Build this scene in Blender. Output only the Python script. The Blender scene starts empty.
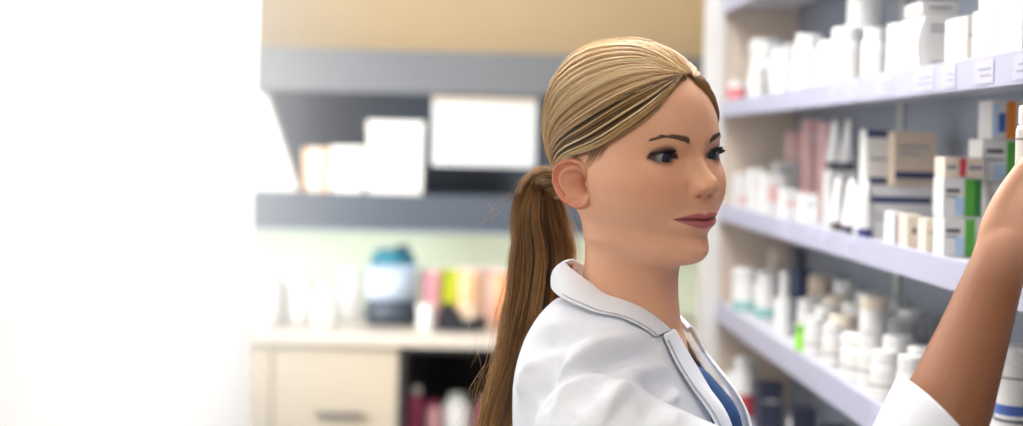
import bpy, bmesh, math, random
import numpy as np
from mathutils import Matrix, Vector
random.seed(7); RNG = np.random.default_rng(11)
SC = bpy.context.scene
COL = SC.collection
PI = math.pi
# ------------------------------------------------------------------ camera
EYE = 1.58                       # height of the lens above the floor
ROLL = math.radians(1.4)
CR, SR = math.cos(ROLL), math.sin(ROLL)
FPX, VPX, VPY = 1500.0, 472.0, 144.0
cam_d = bpy.data.cameras.new('camera'); cam = bpy.data.objects.new('camera', cam_d); COL.objects.link(cam)
cam.matrix_world = Matrix(((CR, -SR, 0, 0), (0, 0, -1, 0), (SR, CR, 0, EYE), (0, 0, 0, 1)))
cam_d.sensor_width = 36.0
cam_d.lens = 36.0 * FPX / 1023.0
cam_d.shift_x = (511.5 - VPX) / 1023.0
cam_d.shift_y = -(213.0 - VPY) / 1023.0
cam_d.clip_start = 0.05
cam_d.dof.use_dof = True
cam_d.dof.focus_distance = 1.57
cam_d.dof.aperture_fstop = 2.6
SC.camera = cam
# ------------------------------------------------------------------ world, light, exposure
w = bpy.data.worlds.new('world'); SC.world = w; w.use_nodes = True
w.node_tree.nodes['Background'].inputs[0].default_value = (1.0, 0.985, 0.96, 1)
w.node_tree.nodes['Background'].inputs[1].default_value = 0.17
SC.view_settings.view_transform = 'Standard'; SC.view_settings.look = 'None'
SC.view_settings.gamma = 1.0; SC.view_settings.use_curve_mapping = False
SC.view_settings.exposure = 0.0
SC.cycles.max_bounces = 8; SC.cycles.sample_clamp_indirect = 6.0
def area(name, loc, size, power, aim=None, color=(1, 1, 1)):
    d = bpy.data.lights.new(name, 'AREA'); d.shape = 'RECTANGLE'; d.size, d.size_y = size
    d.energy = power; d.color = color
    o = bpy.data.objects.new(name, d); COL.objects.link(o); o.location = loc
    if aim is not None:
        v = Vector(aim) - Vector(loc); o.rotation_euler = v.to_track_quat('-Z', 'Y').to_euler()
    return o
CEIL = 2.75
area('aisle_lamp_light', (0.42, 2.15, CEIL - .07), (0.6, 1.2), 8, color=(1, .985, .96))
area('front_lamp_light', (0.3, -.1, CEIL - .07), (0.6, 1.2), 10, color=(1, .97, .93))
area('back_lamp_light', (0.1, 4.5, CEIL - .07), (0.6, 1.2), 7, color=(1, .98, .95))
area('added_wash_light', (.06, 2.2, CEIL - .12), (.10, 2.9), 78, aim=(-.60, 2.2, 1.2), color=(.98, .99, 1))  # added lamp that drives the left wall to full white
area('added_wash_end_light', (.06, 3.3, CEIL - .12), (.10, .6), 20, aim=(-.60, 3.0, .8), color=(.98, .99, 1))  # second added lamp, for the far end of the same wall
area('added_unit_light', (-.2, 5.6, 1.258), (1.9, .05), 2.2, color=(1, .98, .95))  # lamp added under the unit to brighten splashback and counter
area('added_side_light', (-1.50, 4.25, 1.55), (1.4, 1.6), 60, aim=(-.80, 5.0, 1.45), color=(1, .99, .97)).data.spread = math.radians(95)  # added light, out of view, brightening the left of the back counter

# ------------------------------------------------------------------ helpers
def P(u, v, Y):
    """the place in the room, Y metres down the aisle, that the lens sees at (u, v)"""
    r, q = (u - VPX) / FPX * Y, -(v - VPY) / FPX * Y
    return Vector((r * CR - q * SR, Y, EYE + r * SR + q * CR))
def Yof(u, X, z):
    """how far down the aisle a point at lateral place X and height z is seen in column u"""
    return FPX * (X * CR + (z - EYE) * SR) / (u - VPX)
def srgb(h):
    h = h.lstrip('#'); c = [int(h[i:i + 2], 16) / 255 for i in (0, 2, 4)]
    return tuple(x / 12.92 if x <= .04045 else ((x + .055) / 1.055) ** 2.4 for x in c)
MATS = {}
def mat(name, hexc, rough=.5, metal=0, var=.04, scale=30, bump=0, sss=0, attr=None, coat=0, spec=None, trans=0, emit=0):
    if name in MATS: return MATS[name]
    m = bpy.data.materials.new(name); m.use_nodes = True; nt = m.node_tree; b = nt.nodes['Principled BSDF']
    c = srgb(hexc) if isinstance(hexc, str) else hexc
    b.inputs['Roughness'].default_value = rough; b.inputs['Metallic'].default_value = metal
    if spec is not None: b.inputs['Specular IOR Level'].default_value = spec
    if coat: b.inputs['Coat Weight'].default_value = coat; b.inputs['Coat Roughness'].default_value = .1
    if trans: b.inputs['Transmission Weight'].default_value = trans
    if emit:
        b.inputs['Emission Color'].default_value = (*c, 1); b.inputs['Emission Strength'].default_value = emit
    tc = nt.nodes.new('ShaderNodeTexCoord'); nz = nt.nodes.new('ShaderNodeTexNoise')
    nz.inputs['Scale'].default_value = scale; nz.inputs['Detail'].default_value = 4
    nt.links.new(tc.outputs['Object'], nz.inputs['Vector'])
    mx = nt.nodes.new('ShaderNodeMix'); mx.data_type = 'RGBA'; mx.blend_type = 'MULTIPLY'
    mx.inputs['Factor'].default_value = 1.0
    rp = nt.nodes.new('ShaderNodeValToRGB')
    rp.color_ramp.elements[0].color = (1 - var * 2, 1 - var * 2, 1 - var * 2, 1); rp.color_ramp.elements[0].position = .3
    rp.color_ramp.elements[1].color = (1, 1, 1, 1); rp.color_ramp.elements[1].position = .7
    nt.links.new(nz.outputs['Fac'], rp.inputs['Fac'])
    if attr:
        at = nt.nodes.new('ShaderNodeAttribute'); at.attribute_name = attr
        nt.links.new(at.outputs['Color'], mx.inputs['A'])
    else:
        mx.inputs['A'].default_value = (*c, 1)
    nt.links.new(rp.outputs['Color'], mx.inputs['B'])
    nt.links.new(mx.outputs['Result'], b.inputs['Base Color'])
    if bump:
        bp = nt.nodes.new('ShaderNodeBump'); bp.inputs['Strength'].default_value = bump; bp.inputs['Distance'].default_value = .002
        nt.links.new(nz.outputs['Fac'], bp.inputs['Height']); nt.links.new(bp.outputs['Normal'], b.inputs['Normal'])
    if sss:
        b.inputs['Subsurface Weight'].default_value = sss; b.inputs['Subsurface Radius'].default_value = (1, .35, .2)
        b.inputs['Subsurface Scale'].default_value = .006
    MATS[name] = m; return m
def root_inv(o):
    M = o.matrix_basis.copy() if o.parent is None else (o.parent.matrix_basis @ o.matrix_parent_inverse @ o.matrix_basis)
    return M.inverted()
def link(name, me, m, parent=None, smooth=False):
    o = bpy.data.objects.new(name, me); COL.objects.link(o)
    if m is not None: me.materials.append(m)
    if smooth: me.polygons.foreach_set('use_smooth', [True] * len(me.polygons))
    if parent is not None:
        o.parent = parent; o.matrix_parent_inverse = root_inv(parent)
    return o
def raw(name, V, F, m, parent=None, smooth=True):
    me = bpy.data.meshes.new(name); me.from_pydata([tuple(map(float, v)) for v in V], [], [tuple(map(int, f)) for f in F]); me.validate(); me.update()
    return link(name, me, m, parent, smooth)
def empty(name, loc, rz=0):
    o = bpy.data.objects.new(name, None); COL.objects.link(o); o.location = loc; o.rotation_euler = (0, 0, rz)
    o.empty_display_size = .02
    return o
def tag(o, label=None, cat=None, group=None, kind=None):
    if label: o['label'] = label
    if cat: o['category'] = cat
    if group: o['group'] = group
    if kind: o['kind'] = kind
    return o
def bx(bm, lo, hi, bev=0.0, seg=2):
    lo, hi = Vector(lo), Vector(hi)
    r = bmesh.ops.create_cube(bm, size=1)
    for v in r['verts']:
        v.co = Vector((lo[i] + (v.co[i] + .5) * (hi[i] - lo[i]) for i in range(3)))
    if bev:
        es = list({e for v in r['verts'] for e in v.link_edges})
        bmesh.ops.bevel(bm, geom=es, offset=bev, segments=seg, affect='EDGES', profile=.6)
def lathe(bm, prof, c=(0, 0, 0), n=36, axis='z'):
    rings = []
    for (r, z) in prof:
        if r < 1e-6: rings.append([bm.verts.new((c[0], c[1], c[2] + z))])
        else: rings.append([bm.verts.new((c[0] + r * math.cos(2 * PI * k / n), c[1] + r * math.sin(2 * PI * k / n), c[2] + z)) for k in range(n)])
    for a, b in zip(rings, rings[1:]):
        for k in range(n):
            k2 = (k + 1) % n
            if len(a) == 1 and len(b) == 1: continue
            if len(a) == 1: bm.faces.new((a[0], b[k2], b[k]))
            elif len(b) == 1: bm.faces.new((a[k], a[k2], b[0]))
            else: bm.faces.new((a[k], a[k2], b[k2], b[k]))
def mesh_of(fn, name, m, parent=None, smooth=False):
    bm = bmesh.new(); fn(bm); bmesh.ops.recalc_face_normals(bm, faces=bm.faces)
    me = bpy.data.meshes.new(name); bm.to_mesh(me); bm.free()
    o = link(name, me, m, parent, smooth)
    return o
def box(name, lo, hi, m, parent=None, bev=0.0, seg=2):
    return mesh_of(lambda bm: bx(bm, lo, hi, bev, seg), name, m, parent)
def boxes(name, L, m, parent=None, bev=0.0):
    return mesh_of(lambda bm: [bx(bm, a, b, bev) for a, b in L], name, m, parent)
def smooth_angle(o, deg=40):
    me = o.data; me.polygons.foreach_set('use_smooth', [True] * len(me.polygons))
    try: me.set_sharp_from_angle(angle=math.radians(deg))
    except Exception: pass
    return o
# ------------------------------------------------------------------ the room
M_white = mat('white_paint', '#fbfbfb', .6, var=.01, scale=4, bump=.05)
M_tan = mat('tan_paint', '#c0aa86', .7, var=.02, scale=6, bump=.05)
M_ceil = mat('ceiling_white', '#f0ede6', .8, var=.02, scale=20)
M_floor = mat('vinyl_floor', '#b7ada0', .35, var=.08, scale=12)
def structure(o): o['kind'] = 'structure'; return o
structure(box('floor', (-3.4, -1.6, -.1), (2.2, 6.2, 0), M_floor))
structure(box('ceiling', (-3.4, -1.6, CEIL), (2.2, 6.2, CEIL + .1), M_ceil))
structure(box('wall_back', (-3.4, 5.9, 0), (2.2, 6.05, CEIL), M_tan))
structure(box('wall_right', (1.05, -1.6, 0), (1.2, 5.9, CEIL), M_tan))
WL = -.45                                   # white wall added in place of the blank fade at the left
structure(box('added_wall_left', (WL - .14, -1.6, 0), (WL, 3.13, CEIL), M_white, bev=.004))
structure(box('added_baseboard_left', (WL - .006, -1.6, 0), (WL + .012, 3.125, .1), mat('skirting_white', '#ece9e2', .4), bev=.003))
# far left wall; its window is added to account for the side light
structure(boxes('wall_side', [((-1.7, 3.2, 0), (-1.55, 5.9, .65)), ((-1.7, 3.2, 2.45), (-1.55, 5.9, CEIL)), ((-1.7, 3.2, .65), (-1.55, 3.5, 2.45)), ((-1.7, 5.0, .65), (-1.55, 5.9, 2.45))], M_white))
structure(boxes('added_window_1', [((-1.66, 3.5, .65), (-1.6, 3.55, 2.45)), ((-1.66, 4.95, .65), (-1.6, 5.0, 2.45)), ((-1.66, 3.55, .65), (-1.6, 4.95, .7)), ((-1.66, 3.55, 2.4), (-1.6, 4.95, 2.45)), ((-1.65, 4.23, .7), (-1.61, 4.27, 2.4))], mat('added_frame_white', '#eeeeec', .4)))
def ceiling_lamp(cx, cy, lab):
    t = tag(empty('ceiling_light', (cx, cy, CEIL - .05)), lab, 'light', 'ceiling lamps')
    boxes('lamp_frame', [((cx - .34, cy - .64, CEIL - .05), (cx + .34, cy - .6, CEIL)), ((cx - .34, cy + .6, CEIL - .05), (cx + .34, cy + .64, CEIL)),
                         ((cx - .34, cy - .6, CEIL - .05), (cx - .3, cy + .6, CEIL)), ((cx + .3, cy - .6, CEIL - .05), (cx + .34, cy + .6, CEIL))], mat('lamp_frame_white', '#e8e8e8', .4), t, .004)
    box('diffuser', (cx - .3, cy - .6, CEIL - .04), (cx + .3, cy + .6, CEIL - .005), mat('lamp_diffuser', '#fff6ea', .5, emit=2.5), t)
def added_washer():  # housing for the added wall lamp
    t = tag(empty('added_wall_washer', (.06, 2.1, CEIL - .1)), 'added slim ceiling lamp that brightens the white wall', 'light')
    boxes('lamp_frame', [((.11, .75, CEIL - .10), (.12, 3.65, CEIL)), ((.0, .75, CEIL - .06), (.11, 3.65, CEIL))], mat('lamp_frame_white', '#e8e8e8', .4), t, .002)
    box('diffuser', (.008, .76, CEIL - .068), (.106, 3.64, CEIL - .061), mat('lamp_diffuser', '#fff6ea', .5, emit=2.5), t)
added_washer()
ceiling_lamp(.42, 2.15, 'square white ceiling lamp over the medicine shelves')
ceiling_lamp(.3, -.1, 'square white ceiling lamp nearest the entrance')
ceiling_lamp(.1, 4.5, 'square white ceiling lamp before the back counter')

# ------------------------------------------------------------------ overhead unit and counter on the back wall
YU, YB = 5.3, 5.9                # front of the unit / the wall
M_ug = mat('grey_laminate', '#62656a', .5, var=.03)
M_ud = mat('slate_laminate', '#6c7787', .5, var=.03)
M_um = mat('grey_board', '#434b57', .5, var=.03)
M_cream = mat('cream_laminate', '#bcb09d', .45, var=.02)
M_ctop = mat('counter_top', '#c9c0b5', .35, var=.02)
M_dark = mat('dark_interior', '#2b2c31', .6)
zt, zo1, zo0, zb = 1.905, 1.752, 1.395, 1.275   # top, opening, bottom of the overhead unit
xl, xr = -1.545, .98
t = tag(empty('wall_unit', (-.3, YU, zb)), 'long slate grey overhead unit with an open shelf bay above the counter', 'cabinet')
boxes('carcass', [((xl, YU + .012, zt - .025), (xr, YB - .001, zt)), ((xl, YU + .012, zb), (xr, YB - .001, zb + .02)), ((xl, YU + .012, zb + .02), (xl + .02, YB - .001, zt - .025)),
                  ((xr - .02, YU + .012, zb + .02), (xr, YB - .001, zt - .025)), ((xl + .02, YB - .02, zb + .02), (xr - .02, YB - .001, zt - .025)), ((xl + .02, YU + .02, zo0 - .02), (xr - .02, YB - .02, zo0))], M_ud, t)
box('fascia', (xl, YU - .012, zo1), (xr, YU + .012, zt), M_ug, t, .004)
box('fascia', (xl, YU - .008, zb), (xr, YU + .012, zo0), M_um, t, .004)
box('light_rail', (xl, YU - .014, zb - .012), (xr, YU + .02, zb), M_ud, t)
box('added_strip_light', (-1.15, 5.57, zb - .016), (.75, 5.63, zb - .001), mat('lamp_diffuser', '#fff6ea', .5, emit=2.5), t)  # housing of the lamp added below the unit
# backsplash
tag(box('splashback', (xl, YB - .015, .925), (xr, YB - .001, zb - .001), mat('splash_green', '#d9e6d3', .3, var=.02)), 'pale green splashback panel between the counter and the grey unit', 'panel')
# counter: worktop and its base units
CT = .92
tag(box('worktop', (-1.545, 5.16, CT - .045), (xr, YB - .002, CT), M_ctop, None, .006), 'long cream worktop with a square front edge', 'worktop')
t = tag(empty('base_cabinet', (-.72, 5.2, 0)), 'cream base cabinet with a dark door pull under the worktop', 'cabinet')
x0, x1 = -1.545, -.235
zc = CT - .046
box('body', (x0, 5.22, .1), (x1, YB - .01, zc), M_cream, t)
box('plinth', (x0, 5.27, 0), (x1, YB - .05, .1), M_dark, t)
n = 3
for k in range(n):
    a = x0 + (x1 - x0) * k / n; b = x0 + (x1 - x0) * (k + 1) / n
    d = box('door', (a + .003, 5.198, .11), (b - .003, 5.219, zc - .012), M_cream, t, .003)
    if k == 2:
        boxes('door_pull', [((b - .28, 5.165, .625), (b - .12, 5.177, .643)), ((b - .275, 5.176, .627), (b - .263, 5.199, .641)), ((b - .137, 5.176, .627), (b - .125, 5.199, .641))], mat('pull_grey', '#6e6a66', .35, .6), d, .002)
t = tag(empty('open_cabinet', (.2, 5.2, 0)), 'open dark base cabinet bay right of the cream cabinet', 'cabinet')
boxes('body', [((x1 + .001, 5.2, .1), (x1 + .02, YB - .01, zc)), ((xr - .02, 5.2, .1), (xr, YB - .01, zc)), ((x1 + .02, YB - .03, .1), (xr - .02, YB - .01, zc)), ((x1 + .02, 5.2, .1), (xr - .02, YB - .03, .12)), ((x1 + .02, 5.2, zc - .02), (xr - .02, YB - .03, zc))], M_dark, t)
SHZ = .52
box('inner_shelf', (x1 + .02, 5.23, SHZ - .02), (xr - .02, YB - .03, SHZ), M_dark, t)
box('plinth', (x1 + .001, 5.27, 0), (xr, YB - .05, .1), M_dark, t)

# ------------------------------------------------------------------ things in and under the overhead unit
M_paper = mat('white_paper', '#e2e0dc', .7, var=.02)
def sheet_stack(u0, u1, v0, v1, Y, name, lab, cat, m=M_paper, dep=.12, bev=.004, marks=0, mm=None):
    """a box standing on the bay floor, front face seen between these columns and with this top"""
    a = P(u0, v0, Y); b = P(u1, v1, Y)
    z0 = zo0 + .0005; z1 = (P(u0, v0, Y).z + P(u1, v0, Y).z) / 2
    t = tag(empty(name, ((a.x + b.x) / 2, Y, z0)), lab, cat)
    box('body', (a.x, Y, z0), (b.x, Y + dep, z1), m, t, bev)
    return t, a.x, b.x, z0, z1
t, ax, bx_, z0, z1 = sheet_stack(368, 422, 122, 195, 5.34, 'document_box', 'tall white document box standing in the grey unit', 'box', dep=.2)
box('lid', (ax - .003, 5.337, z1 - .03), (bx_ + .003, 5.543, z1 + .004), M_paper, t, .003)
t, ax, bx_, z0, z1 = sheet_stack(332, 363, 147, 195, 5.33, 'storage_box', 'low white box between the tall white box and the tan carton', 'box', dep=.2)
box('lid', (ax - .003, 5.327, z1 - .025), (bx_ + .003, 5.533, z1 + .003), M_paper, t, .003)
t, ax, bx_, z0, z1 = sheet_stack(303, 329, 148, 195, 5.36, 'carton', 'small tan carton in the overhead unit', 'carton', mat('tan_carton', '#d9b795', .7), dep=.16)
box('tape', (ax + .03, 5.3588, z0), (ax + .055, 5.36, z1), M_paper, t)
# white folder leaning at the left end
a = P(249, 96, 5.35); b = P(292, 172, 5.35)
t = tag(empty('leaning_folder', (a.x, 5.37, zo0)), 'white folder leaning sideways in the overhead unit', 'folder')
def leaning(bm):
    zA = zo0 + .001
    q = [(-1.0, zA), (-.612, zA), (-.735, 1.745), (-1.0, 1.755)]
    V = [bm.verts.new((x, y, z)) for y in (5.33, 5.45) for x, z in q]
    for f in ((3, 2, 1, 0), (4, 5, 6, 7), (0, 1, 5, 4), (1, 2, 6, 5), (2, 3, 7, 6), (3, 0, 4, 7)): bm.faces.new([V[i] for i in f])
    bmesh.ops.bevel(bm, geom=list(bm.edges), offset=.006, segments=2, affect='EDGES')
mesh_of(leaning, 'cover', M_paper, t)
boxes('spine_label', [((-.93, 5.3285, 1.47), (-.80, 5.331, 1.53))], mat('label_grey', '#d0cfcc', .6), t)
# the notice on the front edge of the unit
a, b = P(433, 99, YU - .02), P(535, 168, YU - .02)
t = tag(empty('notice_sheet', ((a.x + b.x) / 2, YU - .02, b.z)), 'white notice sheet hung across the opening of the grey unit', 'notice')
box('sheet', (a.x, YU - .02, b.z), (b.x, YU - .0135, a.z), mat('notice_paper', '#c3c6cb', .7, var=.04, scale=8), t, .001)
box('top_bar', (a.x - .004, YU - .025, a.z - .008), (b.x + .004, YU - .0122, a.z + .008), mat('bar_tan', '#b9ac98', .5), t, .002)
L = []
for k in range(6):
    zz = a.z - .05 - k * .026; w_ = (.24, .2, .26, .18, .25, .14)[k]
    L.append(((a.x + .05, YU - .0206, zz - .004), (a.x + .05 + w_, YU - .0199, zz)))
boxes('printed_lines', L, mat('print_grey', '#9a9ca4', .7), t)
# ------------------------------------------------------------------ things on the worktop
CTZ = CT + .0005
def on_top(u, Y): p = P(u, 300, Y); return p.x
def lathe_thing(name, lab, cat, x, y, z, prof, m, extra=(), group=None, n=32):
    t = tag(empty(name, (x, y, z)), lab, cat, group)
    o = mesh_of(lambda bm: lathe(bm, prof, (x, y, z), n), 'body', m, t); smooth_angle(o)
    for nm, pf, mm in extra:
        o = mesh_of(lambda bm: lathe(bm, pf, (x, y, z), n), nm, mm, t); smooth_angle(o)
    return t
# the blue tub with a teal lid
Y = 5.38
a, b = P(366, 300, Y).x, P(416, 300, Y).x
ht = P(390, 250, Y).z - CTZ
t = tag(empty('storage_tub', ((a + b) / 2, Y + .08, CTZ)), 'pale blue storage tub with teal lid and dark base on worktop', 'tub')
def tub(bm, s0, s1, z0, z1, bev=.012):
    cx, cy = (a + b) / 2, Y + .08; w_, d_ = (b - a) / 2, .075
    V = []
    for s, z in ((s0, z0), (s1, z1)):
        for sx, sy in ((-1, -1), (1, -1), (1, 1), (-1, 1)): V.append(bm.verts.new((cx + sx * w_ * s, cy + sy * d_ * s, z)))
    for f in ((3, 2, 1, 0), (4, 5, 6, 7), (0, 1, 5, 4), (1, 2, 6, 5), (2, 3, 7, 6), (3, 0, 4, 7)): bm.faces.new([V[i] for i in f])
    bmesh.ops.bevel(bm, geom=list(bm.edges), offset=bev, segments=3, affect='EDGES')
mesh_of(lambda bm: tub(bm, .98, 1.0, CTZ + .08, CTZ + ht * .80), 'body', mat('tub_blue', '#bccbe0', .4), t, True)
mesh_of(lambda bm: tub(bm, 1.04, 1.0, CTZ, CTZ + .092), 'base', mat('tub_dark', '#39424f', .4), t, True)
mesh_of(lambda bm: tub(bm, .98, .70, CTZ + ht * .79, CTZ + ht), 'lid', mat('tub_teal', '#2f7f93', .35), t, True)
box('handle', ((a + b) / 2 + .01, Y + .06, CTZ + ht), ((a + b) / 2 + .06, Y + .09, CTZ + ht + .014), mat('tub_navy', '#2b4266', .4), t, .005)
# white jugs / bottles at the left of it
def jug(u, top, Y, r, lab, m, capm):
    x = on_top(u, Y); h = P(u, top, Y).z - CTZ
    return lathe_thing('white_jug', lab, 'bottle', x, Y, CTZ, [(0, 0), (r * .92, 0), (r, .008), (r, h * .62), (r * .85, h * .75), (r * .36, h * .86), (r * .36, h * .88), (0, h * .88)], m,
                       [('cap', [(0, h * .88), (r * .45, h * .88), (r * .45, h), (0, h)], capm)], None, 28)
M_wp = mat('white_plastic', '#e6e6e5', .35, var=.01)
M_pale = mat('pale_plastic', '#dfe4de', .4, var=.02)
jug(268, 268, 5.42, .055, 'rounded white jug nearest the white wall end on the worktop', M_wp, M_wp)
jug(297, 262, 5.5, .06, 'big white jug with a pale cap on worktop, second from the white wall end', M_wp, M_pale)
jug(326, 286, 5.40, .05, 'short pale jug next to the blue storage tub', M_pale, M_wp)
t = lathe_thing('white_canister', 'white canister behind the blue storage tub on the worktop', 'canister', on_top(350, 5.66), 5.66, CTZ, [(0, 0), (.05, 0), (.05, .15), (.046, .155), (0, .155)], M_wp, [('lid', [(0, .155), (.053, .155), (.053, .178), (0, .18)], M_pale)])
# coloured packets in a row
def packet(u, top, Y, w_, col, lab, cat='packet', dep=.03, slant=0):
    x = on_top(u, Y); h = P(u, top, Y).z - CTZ
    t = tag(empty('packet', (x, Y, CTZ)), lab, cat, None)
    mcol = mat('packet_' + col[1:], col, .5)
    def f(bm):
        nx, nz = 6, 8; G = []
        for side in (-1, 1):
            for j in range(nz + 1):
                for i in range(nx + 1):
                    s, q = i / nx * 2 - 1, j / nz * 2 - 1
                    th = dep * .5 * max(.06, (1 - abs(s) ** 3) * (1 - abs(q) ** 4)) if j else dep * .5 * (1 - .4 * abs(s))
                    G.append(bm.verts.new((x + s * w_ / 2 + slant * j / nz, Y + side * th, CTZ + h * j / nz)))
        N = (nx + 1) * (nz + 1)
        for j in range(nz):
            for i in range(nx):
                k = j * (nx + 1) + i
                bm.faces.new((G[k], G[k + 1], G[k + nx + 2], G[k + nx + 1])); k += N
                bm.faces.new((G[k + nx + 1], G[k + nx + 2], G[k + 1], G[k]))
        rim = [k for k in range(nx + 1)] + [(j + 1) * (nx + 1) + nx for j in range(nz)] + [nz * (nx + 1) + nx - 1 - k for k in range(nx)] + [(nz - 1 - j) * (nx + 1) for j in range(nz - 1)]
        for k, k2 in zip(rim, rim[1:] + rim[:1]): bm.faces.new((G[k2], G[k], G[k + N], G[k2 + N]))
    mesh_of(f, 'pouch', mcol, t, True)
    box('seal', (x - w_ / 2 + slant, Y - .0025, CTZ + h - .001), (x + w_ / 2 + slant, Y + .0025, CTZ + h + .008), M_wp, t)
    return t
packet(430, 271, 5.46, .07, '#f0a9b5', 'pink packet standing on the worktop')
packet(448, 268, 5.50, .075, '#c9da2c', 'lime green packet between pink and peach packets')
packet(468, 270, 5.47, .075, '#f3bf92', 'peach packet standing behind the black tape dispenser')
packet(489, 268, 5.52, .07, '#f4d3c6', 'cream pink packet, fourth in the row of packets')
packet(505, 272, 5.46, .07, '#f2a071', 'orange packet by the ponytail, last of the packets on worktop')
# small white tub and the black dispenser
lathe_thing('white_pot', 'small white pot between blue tub and black tape dispenser', 'pot', on_top(427, 5.33), 5.33, CTZ, [(0, 0), (.03, 0), (.032, .004), (.034, .075), (0, .078)], M_wp, [('rim', [(0, .074), (.037, .074), (.037, .084), (0, .085)], M_pale)])
x = on_top(462, 5.3)
t = tag(empty('tape_dispenser', (x, 5.3, CTZ)), 'black tape dispenser standing on the worktop front', 'dispenser')
def tdis(bm):
    pr = [(-.085, 0), (.085, 0), (.088, .05), (.06, .052), (.045, .035), (.0, .035), (-.02, .08), (-.045, .10), (-.072, .085), (-.088, .045)]
    A = [bm.verts.new((x + p, 5.27, CTZ + q)) for p, q in pr]; B = [bm.verts.new((x + p, 5.335, CTZ + q)) for p, q in pr]
    bm.faces.new(A[::-1]); bm.faces.new(B)
    for i in range(len(pr)): bm.faces.new((A[i], A[(i + 1) % len(pr)], B[(i + 1) % len(pr)], B[i]))
    bmesh.ops.bevel(bm, geom=list(bm.edges), offset=.004, segments=2, affect='EDGES')
mesh_of(tdis, 'body', mat('black_plastic', '#22242c', .35), t)
def roll(bm):
    lathe(bm, [(.014, -.012), (.03, -.012), (.03, .012), (.014, .012), (.014, -.012)], (0, 0, 0), 28)
    bmesh.ops.rotate(bm, verts=bm.verts, cent=(0, 0, 0), matrix=Matrix.Rotation(PI / 2, 3, 'X'))
    bmesh.ops.translate(bm, verts=bm.verts, vec=(x + .02, 5.3, CTZ + .066))
mesh_of(roll, 'tape_roll', mat('tape_clear', '#d9cdb8', .3), t, True)
# things in the dark bay
def bay(u, top, Y, r, h_, m, capm, name, lab, cat):
    xx = P(u, 400, Y).x; zt_ = P(u, top, Y).z
    h = zt_ - SHZ - .0005
    return lathe_thing(name, lab, cat, xx, Y, SHZ + .0005, [(0, 0), (r, 0), (r, h * .7), (r * .8, h * .8), (r * .5, h * .86), (0, h * .86)], m, [('cap', [(0, h * .86), (r * .55, h * .86), (r * .55, h), (0, h)], capm)])
M_mag = mat('magenta_plastic', '#a03a5c', .4); M_pk = mat('pink_plastic', '#dba3a8', .4)
bay(416, 386, 5.4, .035, .1, M_mag, M_wp, 'magenta_bottle', 'magenta bottle in the dark bay beside the cream cabinet', 'bottle')
bay(434, 400, 5.36, .03, .1, M_pk, M_mag, 'pink_bottle', 'short pink bottle in the dark bay', 'bottle')
bay(457, 393, 5.42, .058, .1, M_wp, M_pale, 'white_bottle', 'wide white bottle in the dark bay under the worktop', 'bottle')
bay(486, 397, 5.37, .033, .1, M_mag, M_pk, 'magenta_bottle', 'dark pink bottle right of wide white bottle in the bay', 'bottle')
# ------------------------------------------------------------------ the medicine shelves along the right wall
XS, XBK = .64, .832              # front edge of the shelves / their back panel
YN, YE = .95, 3.86               # near end / far end panel
M_lip = mat('shelf_edge_lilac', '#b1b2c8', .4, var=.015)
M_shelf = mat('shelf_white', '#cfced6', .45, var=.02)
M_back = mat('back_panel_grey', '#868e9a', .55, var=.03)
M_end = mat('end_panel_beige', '#d3c3b3', .55, var=.03)
M_post = mat('post_white', '#dcdad8', .4, var=.01)
SURF = {'top': EYE + .119, 'mid': EYE - .143, 'low': EYE - .393, 'floor': EYE - .66, 'high': EYE + .384}
LIPZ = {'top': (EYE + .085, EYE + .126), 'mid': (EYE - .178, EYE - .136), 'low': (EYE - .438, EYE - .386), 'floor': (EYE - .70, EYE - .652), 'high': (EYE + .35, EYE + .391)}
rack = tag(empty('shelving_unit', (.74, 2.4, 0)), 'long white medicine shelving unit with lilac price strips and grey back', 'shelves')
box('back_panel', (XBK, YN, .1), (XBK + .016, YE, 2.25), M_back, rack)
box('end_panel', (XS + .006, YE, 0), (XBK + .016, YE + .02, 2.25), M_end, rack)
box('end_panel', (XS + .006, YN - .02, 0), (XBK + .016, YN, 2.25), M_end, rack)
box('upright', (XS - .045, YE - .005, 0), (XS + .006, YE + .035, 2.25), M_post, rack, .004)
box('upright', (XS - .045, YN - .035, 0), (XS + .006, YN + .005, 2.25), M_post, rack, .004)
box('top_cap', (XS - .045, YN - .035, 2.25), (XBK + .016, YE + .035, 2.28), M_post, rack)
M_rail = mat('rail_grey', '#c2c2c0', .4, .3)
for yy in (2.0, 2.9):
    boxes('slotted_rail', [((XBK - .008, yy - .012, .1), (XBK, yy + .012, 2.25))], M_rail, rack, .002)
M_tag = mat('price_tag', '#bdbdd4', .5, var=.01); M_ink = mat('ink_grey', '#8f8f9c', .6)
def boxes_into(o, L, m):
    bm = bmesh.new(); bm.from_mesh(o.data); n0 = len(bm.faces)
    for a, b in L: bx(bm, a, b)
    bm.faces.ensure_lookup_table()
    for f in list(bm.faces)[n0:]: f.material_index = 1
    bm.to_mesh(o.data); bm.free(); o.data.materials.append(m)
for k in ('high', 'top', 'mid', 'low', 'floor'):
    s = SURF[k]; l0, l1 = LIPZ[k]
    sh = box('shelf', (XS + .002, YN + .001, s - .018), (XBK - .009, YE - .001, s), M_shelf, rack)
    box('price_strip', (XS - .004, YN + .006, l0), (XS + .002, YE - .006, l1), M_lip, sh, .0015)
    rr = random.Random(int(s * 100))
    y = YN + .1
    while y < YE - .2:
        wd = rr.uniform(.05, .1)
        if rr.random() < .62:
            zc = (l0 + l1) / 2
            tg = box('price_tag', (XS - .0052, y, l0 + .006), (XS - .0041, y + wd, l1 - .006), M_tag, sh)
            boxes_into(tg, [((XS - .0056, y + .008, zc - .006 + q * .008), (XS - .0051, y + wd * rr.uniform(.5, .85), zc - .004 + q * .008)) for q in range(2)], M_ink)
        y += wd + rr.uniform(.02, .14)
box('plinth', (XS + .01, YN, 0), (XBK, YE, .1), M_post, rack)

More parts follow.
